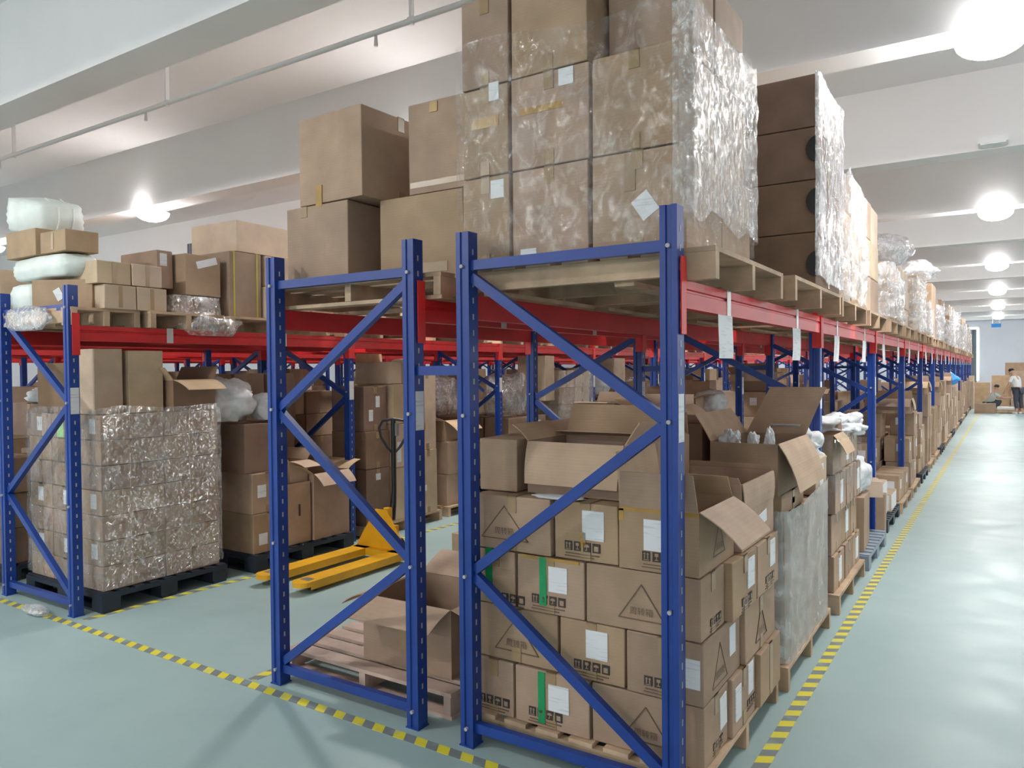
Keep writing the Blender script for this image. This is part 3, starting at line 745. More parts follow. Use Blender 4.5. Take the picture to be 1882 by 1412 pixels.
# ---- rack beyond the pallet truck, beam level
wood_pallet('wooden pallet on the far-rack beam under the white woven bundles', -5.66, -4.50, -.02, .50, ZB, ndeck=6)
wood_pallet('wooden pallet on the beam under the tied carton quartet', -5.6, -4.43, .54, 1.20, ZB, ndeck=6)
wood_pallet('wooden pallet on the beam under the yellow-strapped cartons', -5.6, -4.43, 1.26, 2.40, ZB, ndeck=6)
bag('white woven bundle lying long across the beam end above the small carton', (-5.10, .17, 2.575), (.46, .15, .10), 'whitew', 2, 'woven_bundle', 'bundle', .05, boxy=.5)
bag('white woven bundle hanging low at the outer end of the beam', (-5.36, .18, 2.36), (.20, .17, .12), 'whitew', 4, 'woven_bundle', 'bundle', .08, boxy=.5)
carton('small plain carton with a white patch on the beam behind the first far-rack post', -5.13, -4.63, .06, .36, ZT, 2.47, rz=.45, marks=[('label', 'f', .45, .5, .06, .09, .5)], tape='y')
carton('brown carton on the long white woven bundle, outer one', -5.55, -5.08, .02, .40, 2.67, 2.88, tape=None)
carton('brown carton on the long white woven bundle, inner one', -5.03, -4.66, .03, .28, 2.67, 2.83, marks=[('tape', 'f', .5, .5, .03, .12)], tape=None)
tb = bag('big white woven bundle tilted on the brown cartons under the ceiling', (-5.40, .25, 3.02), (.27, .20, .16), 'whitew', 7, 'woven_bundle', 'bundle', .05, rot=(.12, .20, .12), boxy=.55)
for q in (-.02, .02): MB().tube([(.25, q * 3 - .02, -.12), (.272, q * 3, 0), (.25, q * 3 + .01, .10), (.1, q * 3, .165)], .005, 6).build('tie_cord', M['housing'], tb)
for (nm, y0, y1, z0, z1, xo) in (('lower near', .30, .55, ZT, 2.425, 0), ('lower far', .555, .80, ZT, 2.425, 0), ('upper near', .26, .52, 2.43, 2.60, -.02), ('upper far', .525, .77, 2.43, 2.60, -.01)):
    c = carton('pale small carton, %s of the tied quartet on the beam' % nm, -5.02 + xo, -4.46 + xo, y0 - .10, y1 - .10, z0, z1, mat='cardl', tape=None, marks=[('tape', 'r', .5, .5, .03, .16)])
stack('beam load behind the tied carton quartet', -5.5, -5.06, .55, 1.15, ZT, 2.66, .44, .3, .2, 0, ('card',), .3, .01)
carton('dusky carton with white tape, above the shiny film, left of the strapped cartons', -5.05, -4.50, .88, 1.22, 2.40, 2.74, mat='card', tape=None, marks=[('label', 'r', .6, .82, .2, .06, .3)], rz=.03)
carton('dusky carton behind the tied quartet with a white label', -5.15, -4.62, .72, .86, 2.45, 2.76, mat='card', tape=None, marks=[('label', 'r', .4, .75, .06, .1)])
carton('dark carton under shiny film beside the tied quartet', -5.05, -4.52, .80, 1.20, ZT, 2.395, mat='cardd', tape=None)
film('shiny film round the dark carton beside the tied quartet', -5.06, -4.51, .79, 1.21, 2.25, 2.40, 'films', .02, 41, wave=.03)
bag('loose grey film drooping over the red beam below the shiny film', (-4.47, 1.12, 2.15), (.06, .27, .10), 'films', 9, 'loose_film', 'loose film', .35)
st = carton('tall brown carton with yellow straps on the far-rack beam', -5.0, -4.47, 1.29, 1.62, ZT, 2.81, tape=None)
for q in (-.12, .12): MB().box(-.268, .268, q - .006, q + .006, -.001 + .002, .567 + .002).build('strap', M['strapy'], st)
s2 = carton('pale carton with a yellow strap beside the tall strapped carton', -4.96, -4.44, 1.64, 1.98, ZT, 2.53, mat='cardl', tape=None)
MB().box(-.263, .263, -.006, .006, .002, .289).build('strap', M['strapy'], s2)
s3 = carton('pale carton with a strap standing on the lower strapped carton', -4.98, -4.47, 1.66, 1.98, 2.535, 2.81, mat='cardl', tape=None)
MB().box(-.258, .258, -.006, .006, .002, .277).build('strap', M['strapy'], s3)
carton('carton with a bright pale end, topmost over the strapped cartons', -5.10, -4.49, 1.36, 1.98, 2.815, 3.09, tape=None, mat='cardl', rz=.04)
PCt = 'beam pallet of the rack beyond the truck'
for i in range(2, 10):
    y0 = 1.2 + (i - 1) * 1.42
    wood_pallet('wooden pallet on the beam of the rack beyond the truck, %s from the front' % ordn[i], -5.58, -4.46, y0, y0 + 1.1, ZB, group='pallets on the beam beyond the truck')
    stack(ordn[i] + ' ' + PCt, -5.5, -4.5, y0 + .05, y0 + 1.05, ZT, 2.75 + .15 * (i % 3), .5, .5, .27, .1, ('card', 'cardl'), .4, .02)

# ---- tagged aisle rack, floor, first pallet: printed cartons
wood_pallet('wooden pallet on the floor under the printed triangle cartons', -1.03, .11, .07, 1.23, 0, .125)
Z = [.126, .390, .652, .914, 1.176]
ph = 'of the printed stack at the aisle rack front'
IC = lambda cu=.5, f='f', cv=.24, s=.036: ('icons', f, cu, cv, s)
def pc(lab, x0, x1, y0, y1, l, marks): return carton('printed carton, ' + lab, x0, x1, y0, y1, Z[l], Z[l + 1] - .003, marks=marks, tape='x' if x1 - x0 < .45 else 'y', rz=rnd.uniform(-.008, .008))
# bottom layer, front row
pc('bottom layer, symbols half hidden by the inner front post', -1.04, -.82, .09, .50, 0, [IC(.5, 'f')])
pc('bottom layer, green tape and white label', -.81, -.425, .09, .50, 0, [IC(.42), ('label', 'f', .60, .56, .105, .12), ('green', 'f', .37, .52, .036, .235)])
pc('bottom layer, triangle front, beside the outer front post', -.415, .09, .10, .42, 0, [('tri', 'f', .5, .5, .22, .15), ('label', 'r', .78, .60, .09, .14, .06), IC(.55, 'r', .2, .026)])
pc('bottom layer, second along the aisle face, white label', -.42, .11, .43, .78, 0, [('label', 'r', .22, .52, .085, .15), ('label', 'r', .78, .70, .08, .14), IC(.8, 'r', .3, .026)])
pc('bottom layer, third along the aisle face, torn tape', -.42, .13, .80, 1.20, 0, [('tape', 'r', .5, .5, .06, .2)])
# second layer
pc('second layer, triangle front behind the inner post', -1.03, -.585, .10, .42, 1, [('tri', 'f', .5, .5, .24, .16)])
pc('second layer, symbols and white label, in the middle', -.575, -.255, .10, .60, 1, [IC(.5), ('label', 'f', .58, .62, .105, .125)])
pc('second layer, symbols, behind the outer front post', -.245, .09, .09, .61, 1, [IC(.5), ('label', 'f', .84, .5, .08, .12), ('tri', 'r', .42, .45, .2, .17), ('label', 'r', .76, .62, .085, .13)])
pc('second layer, triangle on the aisle face', -.40, .11, .62, 1.17, 1, [('tri', 'r', .5, .5, .2, .16)])
# third layer
pc('third layer, green tape, behind the inner post', -1.03, -.805, .09, .6, 2, [('green', 'f', .35, .55, .036, .24), IC(.85, 'f', .15)])
pc('third layer, green tape and white label', -.795, -.445, .09, .60, 2, [IC(.48), ('label', 'f', .62, .62, .095, .115), ('green', 'f', .40, .56, .036, .22), ('ytape', 'f', .5, .965, .3, .014)])
pc('third layer, big triangle with characters, at the centre', -.435, .085, .09, .39, 2, [('tri', 'f', .5, .48, .21, .15), IC(.6, 'r', .2, .028)])
pc('third layer, white label on the aisle face, nearer', -.43, .12, .40, .79, 2, [('label', 'r', .72, .62, .11, .135), IC(.55, 'r', .2, .032)])
pc('third layer, white label on the aisle face, farther', -.43, .12, .80, 1.20, 2, [('label', 'r', .68, .66, .10, .13), IC(.55, 'r', .22, .032)])
# fourth layer
pc('fourth layer, triangle and characters, behind the inner post', -1.03, -.61, .09, .55, 3, [('tri', 'f', .40, .5, .26, .155)])
pc('fourth layer, symbols and white label, middle of the front', -.60, -.285, .10, .58, 3, [IC(.45), ('label', 'f', .62, .62, .105, .13), ('ytape', 'f', .46, .36, .03, .07)])
open_carton('open printed carton, outer corner of the top layer, flaps up and out', -.275, .075, .09, .56, Z[3], Z[4], flaps=[('f', 8, .155), ('r', 124, .21, .03), ('l', 4, .23), ('b', -20, .1)],
            marks=[IC(.55), ('label', 'f', .50, .58, .125, .13), ('ytape', 'f', .5, .965, .35, .016), ('ytape', 'f', .03, .87, .022, .05), ('tri', 'r', .55, .45, .16, .14)])
open_carton('open carton with upright flaps behind the corner one, aisle side', -.36, .10, .60, 1.17, Z[3], 1.225, flaps=[('f', 4, .03), ('r', 174, .17), ('l', 5, .05), ('b', 4, .03)], marks=[('label', 'r', .62, .32, .16, .06, .1)])
carton('printed carton, fourth layer, rear inner corner', -.95, -.40, .60, 1.15, Z[3], Z[4] - .003, tape=None)
# on top of the printed stack
carton('plain dusky carton standing on the printed stack behind the inner post', -1.06, -.845, .17, .55, Z[4], 1.43, mat='card', tape=None, rz=.02)
open_carton('wide open carton with its front flap folded down, on the printed stack', -.80, -.295, .20, .58, Z[4], 1.42, flaps=[('f', 158, .20), ('b', 20, .17), ('r', 30, .12), ('l', 45, .12)], rz=.0)
open_carton('open carton with flaps askew behind the wide open carton', -.98, -.33, .62, 1.12, Z[4], 1.40, flaps=[('f', 60, .12), ('b', 5, .12), ('r', -60, .16), ('l', 40, .1)], rz=.02)
bag('flattened white film scrap on top of the printed carton with the label', (-.60, .14, 1.180), (.13, .05, .008), 'bag', 31, 'film_scrap', 'film scrap', .2)

# ---- second floor pallet: wrapped white-film load with a big open carton on top
wood_pallet('wooden pallet under the milky-wrapped load beside the aisle tape', -1.0, .13, 1.36, 2.58, 0, .13)
for i, (x0, x1) in enumerate(((-.98, -.44), (-.43, .105))):
    for j, (y0, y1) in enumerate(((1.40, 1.97), (1.98, 2.55))):
        for l in range(3):
            if i == 0 and l < 2 and j: continue
            carton('carton in the milky-wrapped load, %s layer, %s %s' % (['bottom', 'middle', 'top'][l], ['inner', 'aisle-side'][i], ['near', 'far'][j]), x0, x1, y0, y1, .131 + l * .27, .131 + l * .27 + .268, tape='y')
film('milky stretch film round the load beside the aisle tape', -.985, .115, 1.395, 2.555, .135, .99, 'filmw', .012, 51, wave=.05)
carton('flat pale carton lying on the milky-wrapped load, nearer the printed stack', -.45, .09, 1.40, 1.95, .945, 1.06, tape='y')
carton('small pale carton with a printed label on the milky-wrapped load', -.12, .11, 2.20, 2.56, .945, 1.17, marks=[('label', 'r', .5, .5, .12, .14)], mat='cardl', tape='x')
big = open_carton('huge open carton with dark back flap raised, above the milky-wrapped load', -.285, .085, 1.33, 2.05, 1.062, 1.345, flaps=[('b', 12, .30, -.12), ('r', 150, .28), ('l', 30, .18)], mat='card', inner='cardin')
carton('deep shadowed carton inside the aisle rack, left of the huge open carton', -.92, -.36, 1.42, 2.2, .945, 1.44, mat='cardd', tape=None)  # dark card colour stands in for the shade on its front
for i, (x, y, m, s) in enumerate(((-.20, 1.45, 'bag', (.06, .05, .07)), (-.08, 1.46, 'bag', (.05, .05, .07)), (.0, 1.5, 'bag', (.035, .04, .06)))):
    bag(['white plastic bag peeking from the huge open carton, biggest', 'pinkish white plastic bag in the middle of the huge open carton', 'white plastic bag peeking from the huge open carton, smallest'][i], (x, y, 1.335), (s[0] * (.8, .5, .7)[i], s[1], s[2] * (1., .9, 1.1)[i]), m, 60 + i * 3, amp=.75)
tag(MB().box(-.10, .08, 0, .002, -.02, .02).build('paper_sheet', M['paper'], None, (-.02, 2.0, 1.40), (1.2, 0, .2)), 'white paper sheet lying on the rim of the huge open carton', 'paper')
bag('white plastic bag heap behind the huge open carton, by the second aisle post', (-.12, 2.50, 1.20), (.22, .18, .15), 'bag', 71, amp=.5)

# ---- third floor pallet
wood_pallet('wooden pallet under the film-topped brown stack past the second aisle post', -1.0, .14, 2.86, 4.06, 0, .14, mat='wood')
rows3 = [(.141, .40, 0.), (.405, .70, -.02), (.705, .985, .01), (.99, 1.25, -.015)]
for l, (z0, z1, dx) in enumerate(rows3):
    for j, (y0, y1) in enumerate(((2.90, 3.32), (3.34, 3.72), (3.74, 4.04))):
        mk = [('label', 'r', .55, .5, .11, .17)] if (l + j) % 2 == 0 else [('ytape', 'f', .5, .9, .2, .02)]
        if l == 3 and j == 0: continue
        carton('carton of the film-topped brown stack, %s layer, %s along the aisle' % (wordlayer(l, 4), ordn[j]), -.42 + dx, .10 + dx, y0, y1, z0, z1, marks=mk, rz=.02 * math.sin(l * 3 + j * 2), tape='y')
    carton('carton of the film-topped brown stack, %s layer, inner side' % wordlayer(l, 4), -.97, -.45, 2.92, 3.5, z0, z1)
open_carton('open brown carton at the near top of the film-topped stack', -.30, .09, 2.90, 3.30, .99, 1.27, flaps=[('b', 20, .1), ('r', 140, .16), ('l', 70, .14)], mat='card')
bag('white film crumpled over the top of the brown stack, nearer heap', (-.15, 3.40, 1.30), (.26, .22, .075), 'bag', 81, amp=.6)
bag('white film crumpled over the top of the brown stack, farther heap', (.02, 3.88, 1.28), (.15, .2, .09), 'bag', 84, amp=.6)
film('clear film hanging round the top of the brown stack', -.44, .115, 2.89, 4.05, .86, 1.26, 'film', .02, 82, wave=.2)

# ---- fourth and later floor pallets of the aisle rack
plastic_pallet('blue-grey plastic pallet, nearly empty, in front of the third aisle post', -.98, .15, 4.22, 5.40, 0, .14, 'greyp')
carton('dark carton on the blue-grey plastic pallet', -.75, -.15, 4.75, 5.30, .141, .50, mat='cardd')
bag('white plastic sack sagging between the third post and the brown stack', (-.02, 4.55, .78), (.13, .24, .17), 'bag', 91, amp=.45)
carton('carton under the sagging white sack, jutting toward the aisle', -.40, .09, 4.30, 4.80, .141, .62, mat='card', rz=.05)
plastic_pallet('black plastic pallet with white boxes past the third aisle post', -1.0, .10, 5.95, 7.10, 0, .14, 'blackp')
carton('leaning brown carton just past the third aisle post', -.42, .10, 5.66, 5.92, .0, .44, rz=.05, tilt=(-.06, 0), mat='card')
carton('white carton on the black pallet past the third aisle post, nearer', -.40, .05, 6.0, 6.35, .141, .52, mat='cardl', tape=None, marks=[('label', 'f', .5, .5, .42, .36), ('label', 'r', .5, .5, .32, .34)])
carton('white carton on the black pallet past the third aisle post, farther and lower', -.38, .08, 6.45, 6.95, .141, .34, mat='cardl', tape=None, marks=[('label', 'r', .5, .5, .46, .17), ('label', 'f', .5, .5, .42, .17)])
carton('pinkish crumpled carton top beside the sagging sack', -.25, .12, 5.05, 5.35, .505, .66, mat='cardl', rz=.3)
PF = 'floor pallet of the tagged aisle rack'
for i in range(18):
    y0 = (7.32 if i == 0 else 8.50 + (i - 1) * 1.46); nm = ordn[min(i + 5, 25)]
    if i == 0: y0 = 7.20
    (plastic_pallet if i % 3 == 2 else wood_pallet)('%s pallet on the floor under the aisle rack, %s from the front' % ('black plastic' if i % 3 == 2 else 'wooden', nm), -1.0, .12, y0, y0 + 1.12, 0, group='floor pallets along the aisle')
    r_ = random.Random(100 + i); zt = (.75, 1.12, 1.05, 1.3, 1.0, 1.25, 1.45, 1.1, 1.3, 1.2, 1.35, 1.0, 1.3, 1.2, 1.4, 1.2, 1.3, 1.2)[i]
    stack(nm + ' ' + PF, -.96, .10, y0 + .04, y0 + 1.08, .141, zt, r_.choice((.35, .53)), r_.choice((.36, .52)), r_.choice((.25, .3, .36)), .5, r_.choice((('card',), ('card', 'cardl'))), .4, .03)
    if i in (1, 3, 5, 8):
        open_carton('open carton with pale flaps on the %s floor pallet of the aisle rack' % nm, -.38, .08, y0 + .1, y0 + .55, zt + .002, zt + .20, flaps=[('f', 130, .14), ('r', 160, .16), ('b', 10, .10), ('l', 40, .1)], rz=.04)
bag('bright blue tarpaulin bundle under the aisle rack far down', (-.25, 20.3, 1.42), (.42, .55, .20), 'bluet', 5, 'tarpaulin', 'tarpaulin')
for i, (y, l) in enumerate(((33.25, 1.15), (33.95, 1.35), (34.65, .9))):
    carton('pale upright carton at the far end of the aisle rack row, %s' % ['nearest', 'middle', 'last'][i], -.55, .2, y, y + .6, 0, l, mat='cardl', marks=[('tape', 'f', .5, .5, .05, .5)])

# ---- back-to-back rack, floor, first bay
wood_pallet('pinkish weathered pallet on the floor holding one open carton', -2.44, -1.22, .13, 1.28, 0, .135, 'woodp', along='y', ndeck=8)
open_carton('open carton with drooping front flap on the pinkish floor pallet', -1.94, -1.33, .26, .80, .136, .50, flaps=[('f', 108, .19), ('l', 108, .20), ('r', 112, .22), ('b', 55, .22)], rz=.03, mat='card',
            marks=[('tape', 'f', .5, .55, .1, .2)])
carton('small brown carton on the floor behind the open carton and posts', -2.88, -2.46, 2.30, 2.68, 0, .36)
PBf = 'floor stack of the back-to-back rack'
for i in range(2, 19):
    y0 = 2.86 + (i - 2) * 1.42
    (plastic_pallet if i % 4 == 0 else wood_pallet)('pallet on the floor under the back-to-back rack, %s from the front' % ordn[i], -2.35, -1.28, y0, y0 + 1.15, 0, group='floor pallets under the back-to-back rack')
    r_ = random.Random(200 + i)
    zt = (.75, 1.15, .9, 1.25, 1.0, 1.45, 1.1)[i % 7]
    stack(ordn[i] + ' ' + PBf, -2.30, -1.34, y0 + .04, y0 + 1.1, .141, zt, .48, .52, r_.choice((.25, .3)), .2, ('card', 'cardl'), .5, .03)
    if i in (3, 5, 8): open_carton('open carton with pale flaps, %s floor stack of the back-to-back rack' % ordn[i], -1.95, -1.45, y0 + .15, y0 + .6, zt + .002, zt + .22, flaps=[('f', 110, .18), ('r', 70, .16), ('b', 15, .16), ('l', 30, .12)])
    if i in (2, 6): film('hazy film round the %s floor stack of the back-to-back rack' % ordn[i], -2.32, -1.32, y0 + .03, y0 + 1.12, .16, zt - .1, 'filmh', .02, 300 + i, wave=.1)

# ---- rack beyond the pallet truck, floor, first bay: wrapped pallet
plastic_pallet('black plastic pallet under the big clear-wrapped floor stack', -5.53, -4.40, .11, 1.17, 0, .15)
hz = .186
for l in range(7):
    for ix, (x0, x1) in enumerate(((-5.50, -5.15), (-5.145, -4.80), (-4.795, -4.44))):
        for iy, (y0, y1) in enumerate(((.14, .64), (.645, 1.13))):
            if ix < 2 and iy and l < 6: continue
            mk = []
            if iy == 0 and l in (1, 3, 6): mk = [('label', 'f', .5 + .1 * ix, .55, .08, .11)]
            if iy == 0 and ix == 1 and l == 6: mk = [('greenlabel', 'f', .4, .45, .10, .16)]
            carton('carton in the big clear-wrapped floor stack, %s layer, %s %s' % (wordlayer(l, 7), ['outer', 'middle', 'truck-side'][ix], ['near', 'far'][iy]), x0, x1, y0, y1, .151 + l * hz, .151 + (l + 1) * hz - .002, marks=mk, tape='y' if ix == 2 else 'x')
film('clear hazy film round the big floor stack on black plastic', -5.508, -4.43, .13, 1.14, .17, 1.50, 'filmh', .016, 11, wave=.03)
z1 = .151 + 7 * hz
carton('tall pale carton on the big clear-wrapped stack, by the front post', -4.95, -4.58, .18, .40, z1, 1.95, mat='cardl', tape=None)
carton('tall pale carton on the big clear-wrapped stack, second from the post', -5.0, -4.55, .44, .72, z1, 1.94, mat='cardl', tape=None, rz=-.04)
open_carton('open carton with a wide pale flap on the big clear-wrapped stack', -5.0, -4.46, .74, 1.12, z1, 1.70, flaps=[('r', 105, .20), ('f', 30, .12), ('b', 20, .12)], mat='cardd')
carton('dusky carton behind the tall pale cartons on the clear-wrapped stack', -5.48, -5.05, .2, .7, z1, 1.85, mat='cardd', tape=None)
# second pallet
plastic_pallet('black plastic pallet under the mixed brown cartons, beyond the clear-wrapped stack', -5.25, -4.36, 1.42, 2.62, 0, .15)
carton('lower carton with a white label on the black pallet, bottom one', -4.98, -4.42, 1.46, 1.80, .151, .50, marks=[('label', 'r', .3, .35, .09, .10)], tape='y')
carton('lower carton with a white label on the black pallet, upper one', -4.98, -4.43, 1.46, 1.80, .502, .86, marks=[('label', 'r', .3, .55, .09, .11)], tape='y')
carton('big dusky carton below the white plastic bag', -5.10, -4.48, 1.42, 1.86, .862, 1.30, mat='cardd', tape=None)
carton('upright carton with a hand hole beside the labelled pair', -4.95, -4.42, 1.84, 2.12, .151, .72, marks=[('hole', 'r', .5, .55, .022, .11)], tape=None)
open_carton('open carton with ragged pale flaps on the black pallet, by the truck', -5.0, -4.40, 2.14, 2.60, .151, .78, flaps=[('r', 125, .16), ('f', 55, .2), ('b', 60, .2), ('l', 10, .2)])
open_carton('open carton with pale flaps behind the blue diagonal, upper on black pallet', -4.98, -4.46, 1.9, 2.12, .722, .92, flaps=[('r', 95, .2), ('f', 40, .14), ('b', 40, .14)])
bag('white plastic bag bulging on the big dusky carton', (-4.74, 1.40, 1.50), (.26, .27, .21), 'bag', 14, amp=.38)
bag('small white plastic bag leaning on the bulging bag', (-4.60, 1.74, 1.43), (.12, .12, .13), 'bag', 17)
stack('inner side of the black pallet load', -5.50, -5.14, 1.45, 2.6, .02, 1.75, .36, .4, .29, 0, ('cardd', 'card'), .2, .02)
PC_ = 'stack behind the truck handle'
def P2(lab, x0, x1, y0, y1, z0, z1, mat='card', marks=(), tape='y', rz=0): return carton(lab, x0, x1, y0, y1, z0, z1, mat=mat, marks=marks, tape=tape, rz=rz)
wood_pallet('wooden pallet under the tall stack behind the truck handle', -5.2, -4.44, 2.92, 4.15, 0, .12)
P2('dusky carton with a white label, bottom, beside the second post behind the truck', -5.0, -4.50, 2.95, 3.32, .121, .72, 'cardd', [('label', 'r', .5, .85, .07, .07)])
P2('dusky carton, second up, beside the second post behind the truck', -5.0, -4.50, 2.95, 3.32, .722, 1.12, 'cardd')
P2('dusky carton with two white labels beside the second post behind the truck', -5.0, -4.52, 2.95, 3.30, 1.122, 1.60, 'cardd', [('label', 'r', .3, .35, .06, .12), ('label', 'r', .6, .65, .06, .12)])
P2('pale carton behind the truck handle, bottom', -5.0, -4.46, 3.34, 3.74, .121, .70, 'cardl', [('label', 'r', .75, .35, .06, .08)])
P2('pale carton behind the truck handle, second up, amber sticker', -5.0, -4.45, 3.34, 3.74, .702, 1.18, 'cardl', [('label', 'r', .2, .35, .06, .22), ('ytape', 'r', .62, .7, .07, .09)])
P2('pale carton behind the truck handle, third up', -5.0, -4.46, 3.34, 3.74, 1.182, 1.62, 'cardl', [('tape', 'r', .75, .88, .12, .1)])
open_carton('open carton with a pale flap under the red beam, above the truck handle', -5.0, -4.47, 3.32, 3.76, 1.622, 1.86, flaps=[('r', 70, .12), ('l', 0, .1)], mat='cardl', marks=[('tape', 'r', .45, .5, .06, .23), ('label', 'r', .85, .4, .11, .12)])
P2('slim pale carton with amber sticker past the truck handle, lower', -5.0, -4.45, 3.76, 4.08, .121, .85, 'cardl', [('label', 'r', .3, .4, .06, .07)])
P2('slim pale carton with amber sticker past the truck handle, upper', -5.0, -4.46, 3.76, 4.08, .852, 1.75, 'cardl', [('ytape', 'r', .3, .3, .06, .08)])
wood_pallet('wooden pallet under the stack with the collapsing flap, past the tall one', -5.3, -4.46, 4.3, 5.4, 0, .12)
P2('brown carton with amber tape, lower, past the truck handle stack', -5.1, -4.52, 4.35, 4.90, .121, .50)
P2('brown carton with amber tape, middle, past the truck handle stack', -5.1, -4.50, 4.35, 4.90, .502, .90, 'card', [('ytape', 'r', .5, .1, .2, .05)])
open_carton('open carton with a collapsed pale flap, past the truck handle stack', -5.1, -4.55, 4.35, 4.90, .902, 1.15, flaps=[('r', 115, .22), ('f', 70, .2), ('b', 30, .2), ('l', 20, .2)])
bag('film-covered dark bundle above the collapsed flap, under the beam', (-4.95, 4.75, 1.42), (.30, .34, .27), 'films', 19, 'film_bundle', 'film bundle')
PCf = 'floor stack of the rack beyond the truck'
for i in range(4, 20):
    y0 = 5.70 + (i - 4) * 1.42; r_ = random.Random(400 + i)
    (plastic_pallet if i % 4 == 0 else wood_pallet)('pallet on the floor under the rack beyond the truck, %s from the front' % ordn[i], -5.45, -4.5, y0, y0 + 1.12, 0, group='floor pallets under the rack beyond the truck')
    zt = (1.75, 1.2, 1.5, 1.85, 1.1)[i % 5]
    stack(ordn[i] + ' ' + PCf, -5.42, -4.52, y0 + .04, y0 + 1.08, .141, zt, .45, .5, r_.choice((.28, .34)), .2, ('card', 'cardl', 'cardd'), .4, .03)
    if i in (5, 8): film('silvery film round the %s floor stack of the rack beyond the truck' % ordn[i], -5.44, -4.50, y0 + .02, y0 + 1.1, .16, zt, 'filmh', .025, 330 + i, wave=.1)

bag('silvery film bundle hanging behind the third post of the rack beyond the truck', (-4.85, 6.25, 1.38), (.30, .42, .34), 'films', 24, 'film_bundle', 'film bundle')
carton('tall pale carton under the beam, right of the silvery film bundle', -5.0, -4.52, 6.72, 7.0, 1.30, 1.97, mat='cardl', tape=None)
bag('white plastic bag between pale cartons under the beam beyond the truck', (-4.7, 8.75, 1.50), (.22, .25, .2), 'bag', 26)
carton('bright pale carton under the beam past the white plastic bag', -4.95, -4.50, 9.05, 9.5, 1.50, 1.95, mat='cardl', tape=None)
open_carton('open carton with a broad pale flap seen over the wide open carton', -1.85, -1.33, 3.55, 4.05, 1.17, 1.42, flaps=[('f', 120, .18), ('r', 118, .20), ('b', 20, .1), ('l', 50, .12)], mat='cardl')
open_carton('open carton with a small pale flap, deeper than the broad pale flap', -2.30, -1.92, 3.55, 3.95, 1.17, 1.44, flaps=[('r', 95, .15), ('f', 80, .12), ('b', 20, .1)], mat='card')
bag('white film rag on the floor load of the back-to-back rack, by the outer post', (-1.45, 4.9, 1.40), (.16, .2, .14), 'bag', 27)
bag('white plastic bag behind the first far-rack diagonal, high under the beam', (-6.15, 1.25, 1.78), (.22, .3, .17), 'bag', 33)
bag('whitish film lump on the red-brown cartons behind the wrapped floor stack', (-6.2, .75, 1.56), (.24, .28, .09), 'bag', 34)
bag('grey film drooping over the front pallet between the far-rack posts', (-5.05, -.06, 2.17), (.33, .05, .10), 'films', 35, 'loose_film', 'loose film', .25)
MBp = thing('hanging_pipes', 'three short white pipes hanging from the ceiling beam above the topmost pale-ended carton', 'pipes', (-9.0, 7.3, 4.2))
for q in (-.38, -.1, .16): MB().tube([(q, 0, 0), (q, 0, -.42)], .018, 8).build('pipe', M['pipe'], MBp)

# ---- rack back to back behind the black pallets and the deeper racks
PD = 'rack behind black pallets'
for i in range(0, 18):
    y0 = .08 + i * 1.40 + (.05 if i % 2 else 0)
    zt = (1.05, 1.5, 1.8, 1.3, 1.7)[i % 5]; r_ = random.Random(500 + i)
    stack(ordn[i] + ' floor load, ' + PD, -6.85, -5.95, y0 + .05, y0 + 1.1, .0 + .14, zt, .45, .5, .3, .35, ('card', 'cardd', 'cardl') if i else ('cardd',), .3, .03)
    plastic_pallet('pallet on the floor, %s under the %s' % (ordn[i], PD), -6.88, -5.93, y0 + .03, y0 + 1.12, 0, .14, group='floor pallets behind the black pallets')
    stack(ordn[i] + ' beam load, ' + PD, -6.85, -5.95, y0 + .05, y0 + 1.1, ZT, 2.65 + .2 * (i % 3), .45, .5, .28, .1, ('card', 'cardl'), .3, .03)
    wood_pallet('pallet on the beam, %s on the %s' % (ordn[i], PD), -6.9, -5.9, y0 + .03, y0 + 1.12, ZB, group='beam pallets behind the black pallets')
carton('dark red-brown carton seen between the front posts behind the wrapped stack', -6.6, -5.98, .50, 1.1, 1.20, 1.5, mat='cardd')
for q, (ra, rb) in enumerate(((XA, 2), (XB, 2), (XA, 3), (XB, 3))):
    xr, xl = ra[0] - rb * PAIR, ra[1] - rb * PAIR; nmr = ['third-pair front rack', 'third-pair rear rack', 'fourth-pair front rack', 'fourth-pair rear rack'][q]
    for i in range(1 if q < 2 else 3, 22):
        y0 = .1 + i * 1.40; zt = (1.2, 1.6, .9, 1.8, 1.4)[(i + q) % 5]
        stack('deep in the ' + nmr + ' floor', xl + .05, xr - .05, y0 + .05, y0 + 1.1, .0, zt, .9, .5, .35, 0, ('card', 'cardl', 'cardd'), .4, .03, group='cartons deep in the ' + nmr)
        stack('on the beams of the ' + nmr, xl + .05, xr - .05, y0 + .05, y0 + 1.1, ZB, 2.75 + .2 * (i % 3), .9, .5, .33, 0, ('card', 'cardl'), .4, .03, group='cartons on the beams of the ' + nmr)

# ---- end of the aisle: cardboard wall, low pallet, two people
for i, (x0, x1, y, z1_) in enumerate(((-.2, .75, 35.2, 1.05), (.80, 1.45, 35.6, 1.35), (1.5, 2.3, 35.4, 1.55), (2.35, 3.2, 35.5, 1.4), (1.3, 2.2, 37.5, 1.9))):
    carton('tall brown carton standing at the aisle end behind the two people, %s' % ['first by the rack', 'second', 'third', 'fourth', 'set farther back'][i], x0, x1, y, y + .7, 0, z1_, mat='card', tape=None)
carton('low brown carton on the floor in front of the crouching person', .30, .98, 30.1, 30.6, 0, .36)
wood_pallet('low wooden pallet on the floor beside the two people', 1.0, 2.0, 30.3, 31.2, 0, .14)
tag(MB().box(1.02, 1.6, 30.35, 31.1, .141, .22).build('white_sheet_stack', M['paper']), 'white stack of sheets on the low pallet between the two people', 'sheets')
carton('low wide carton on the low pallet by the standing person', 1.62, 1.98, 30.6, 31.1, .141, .34)

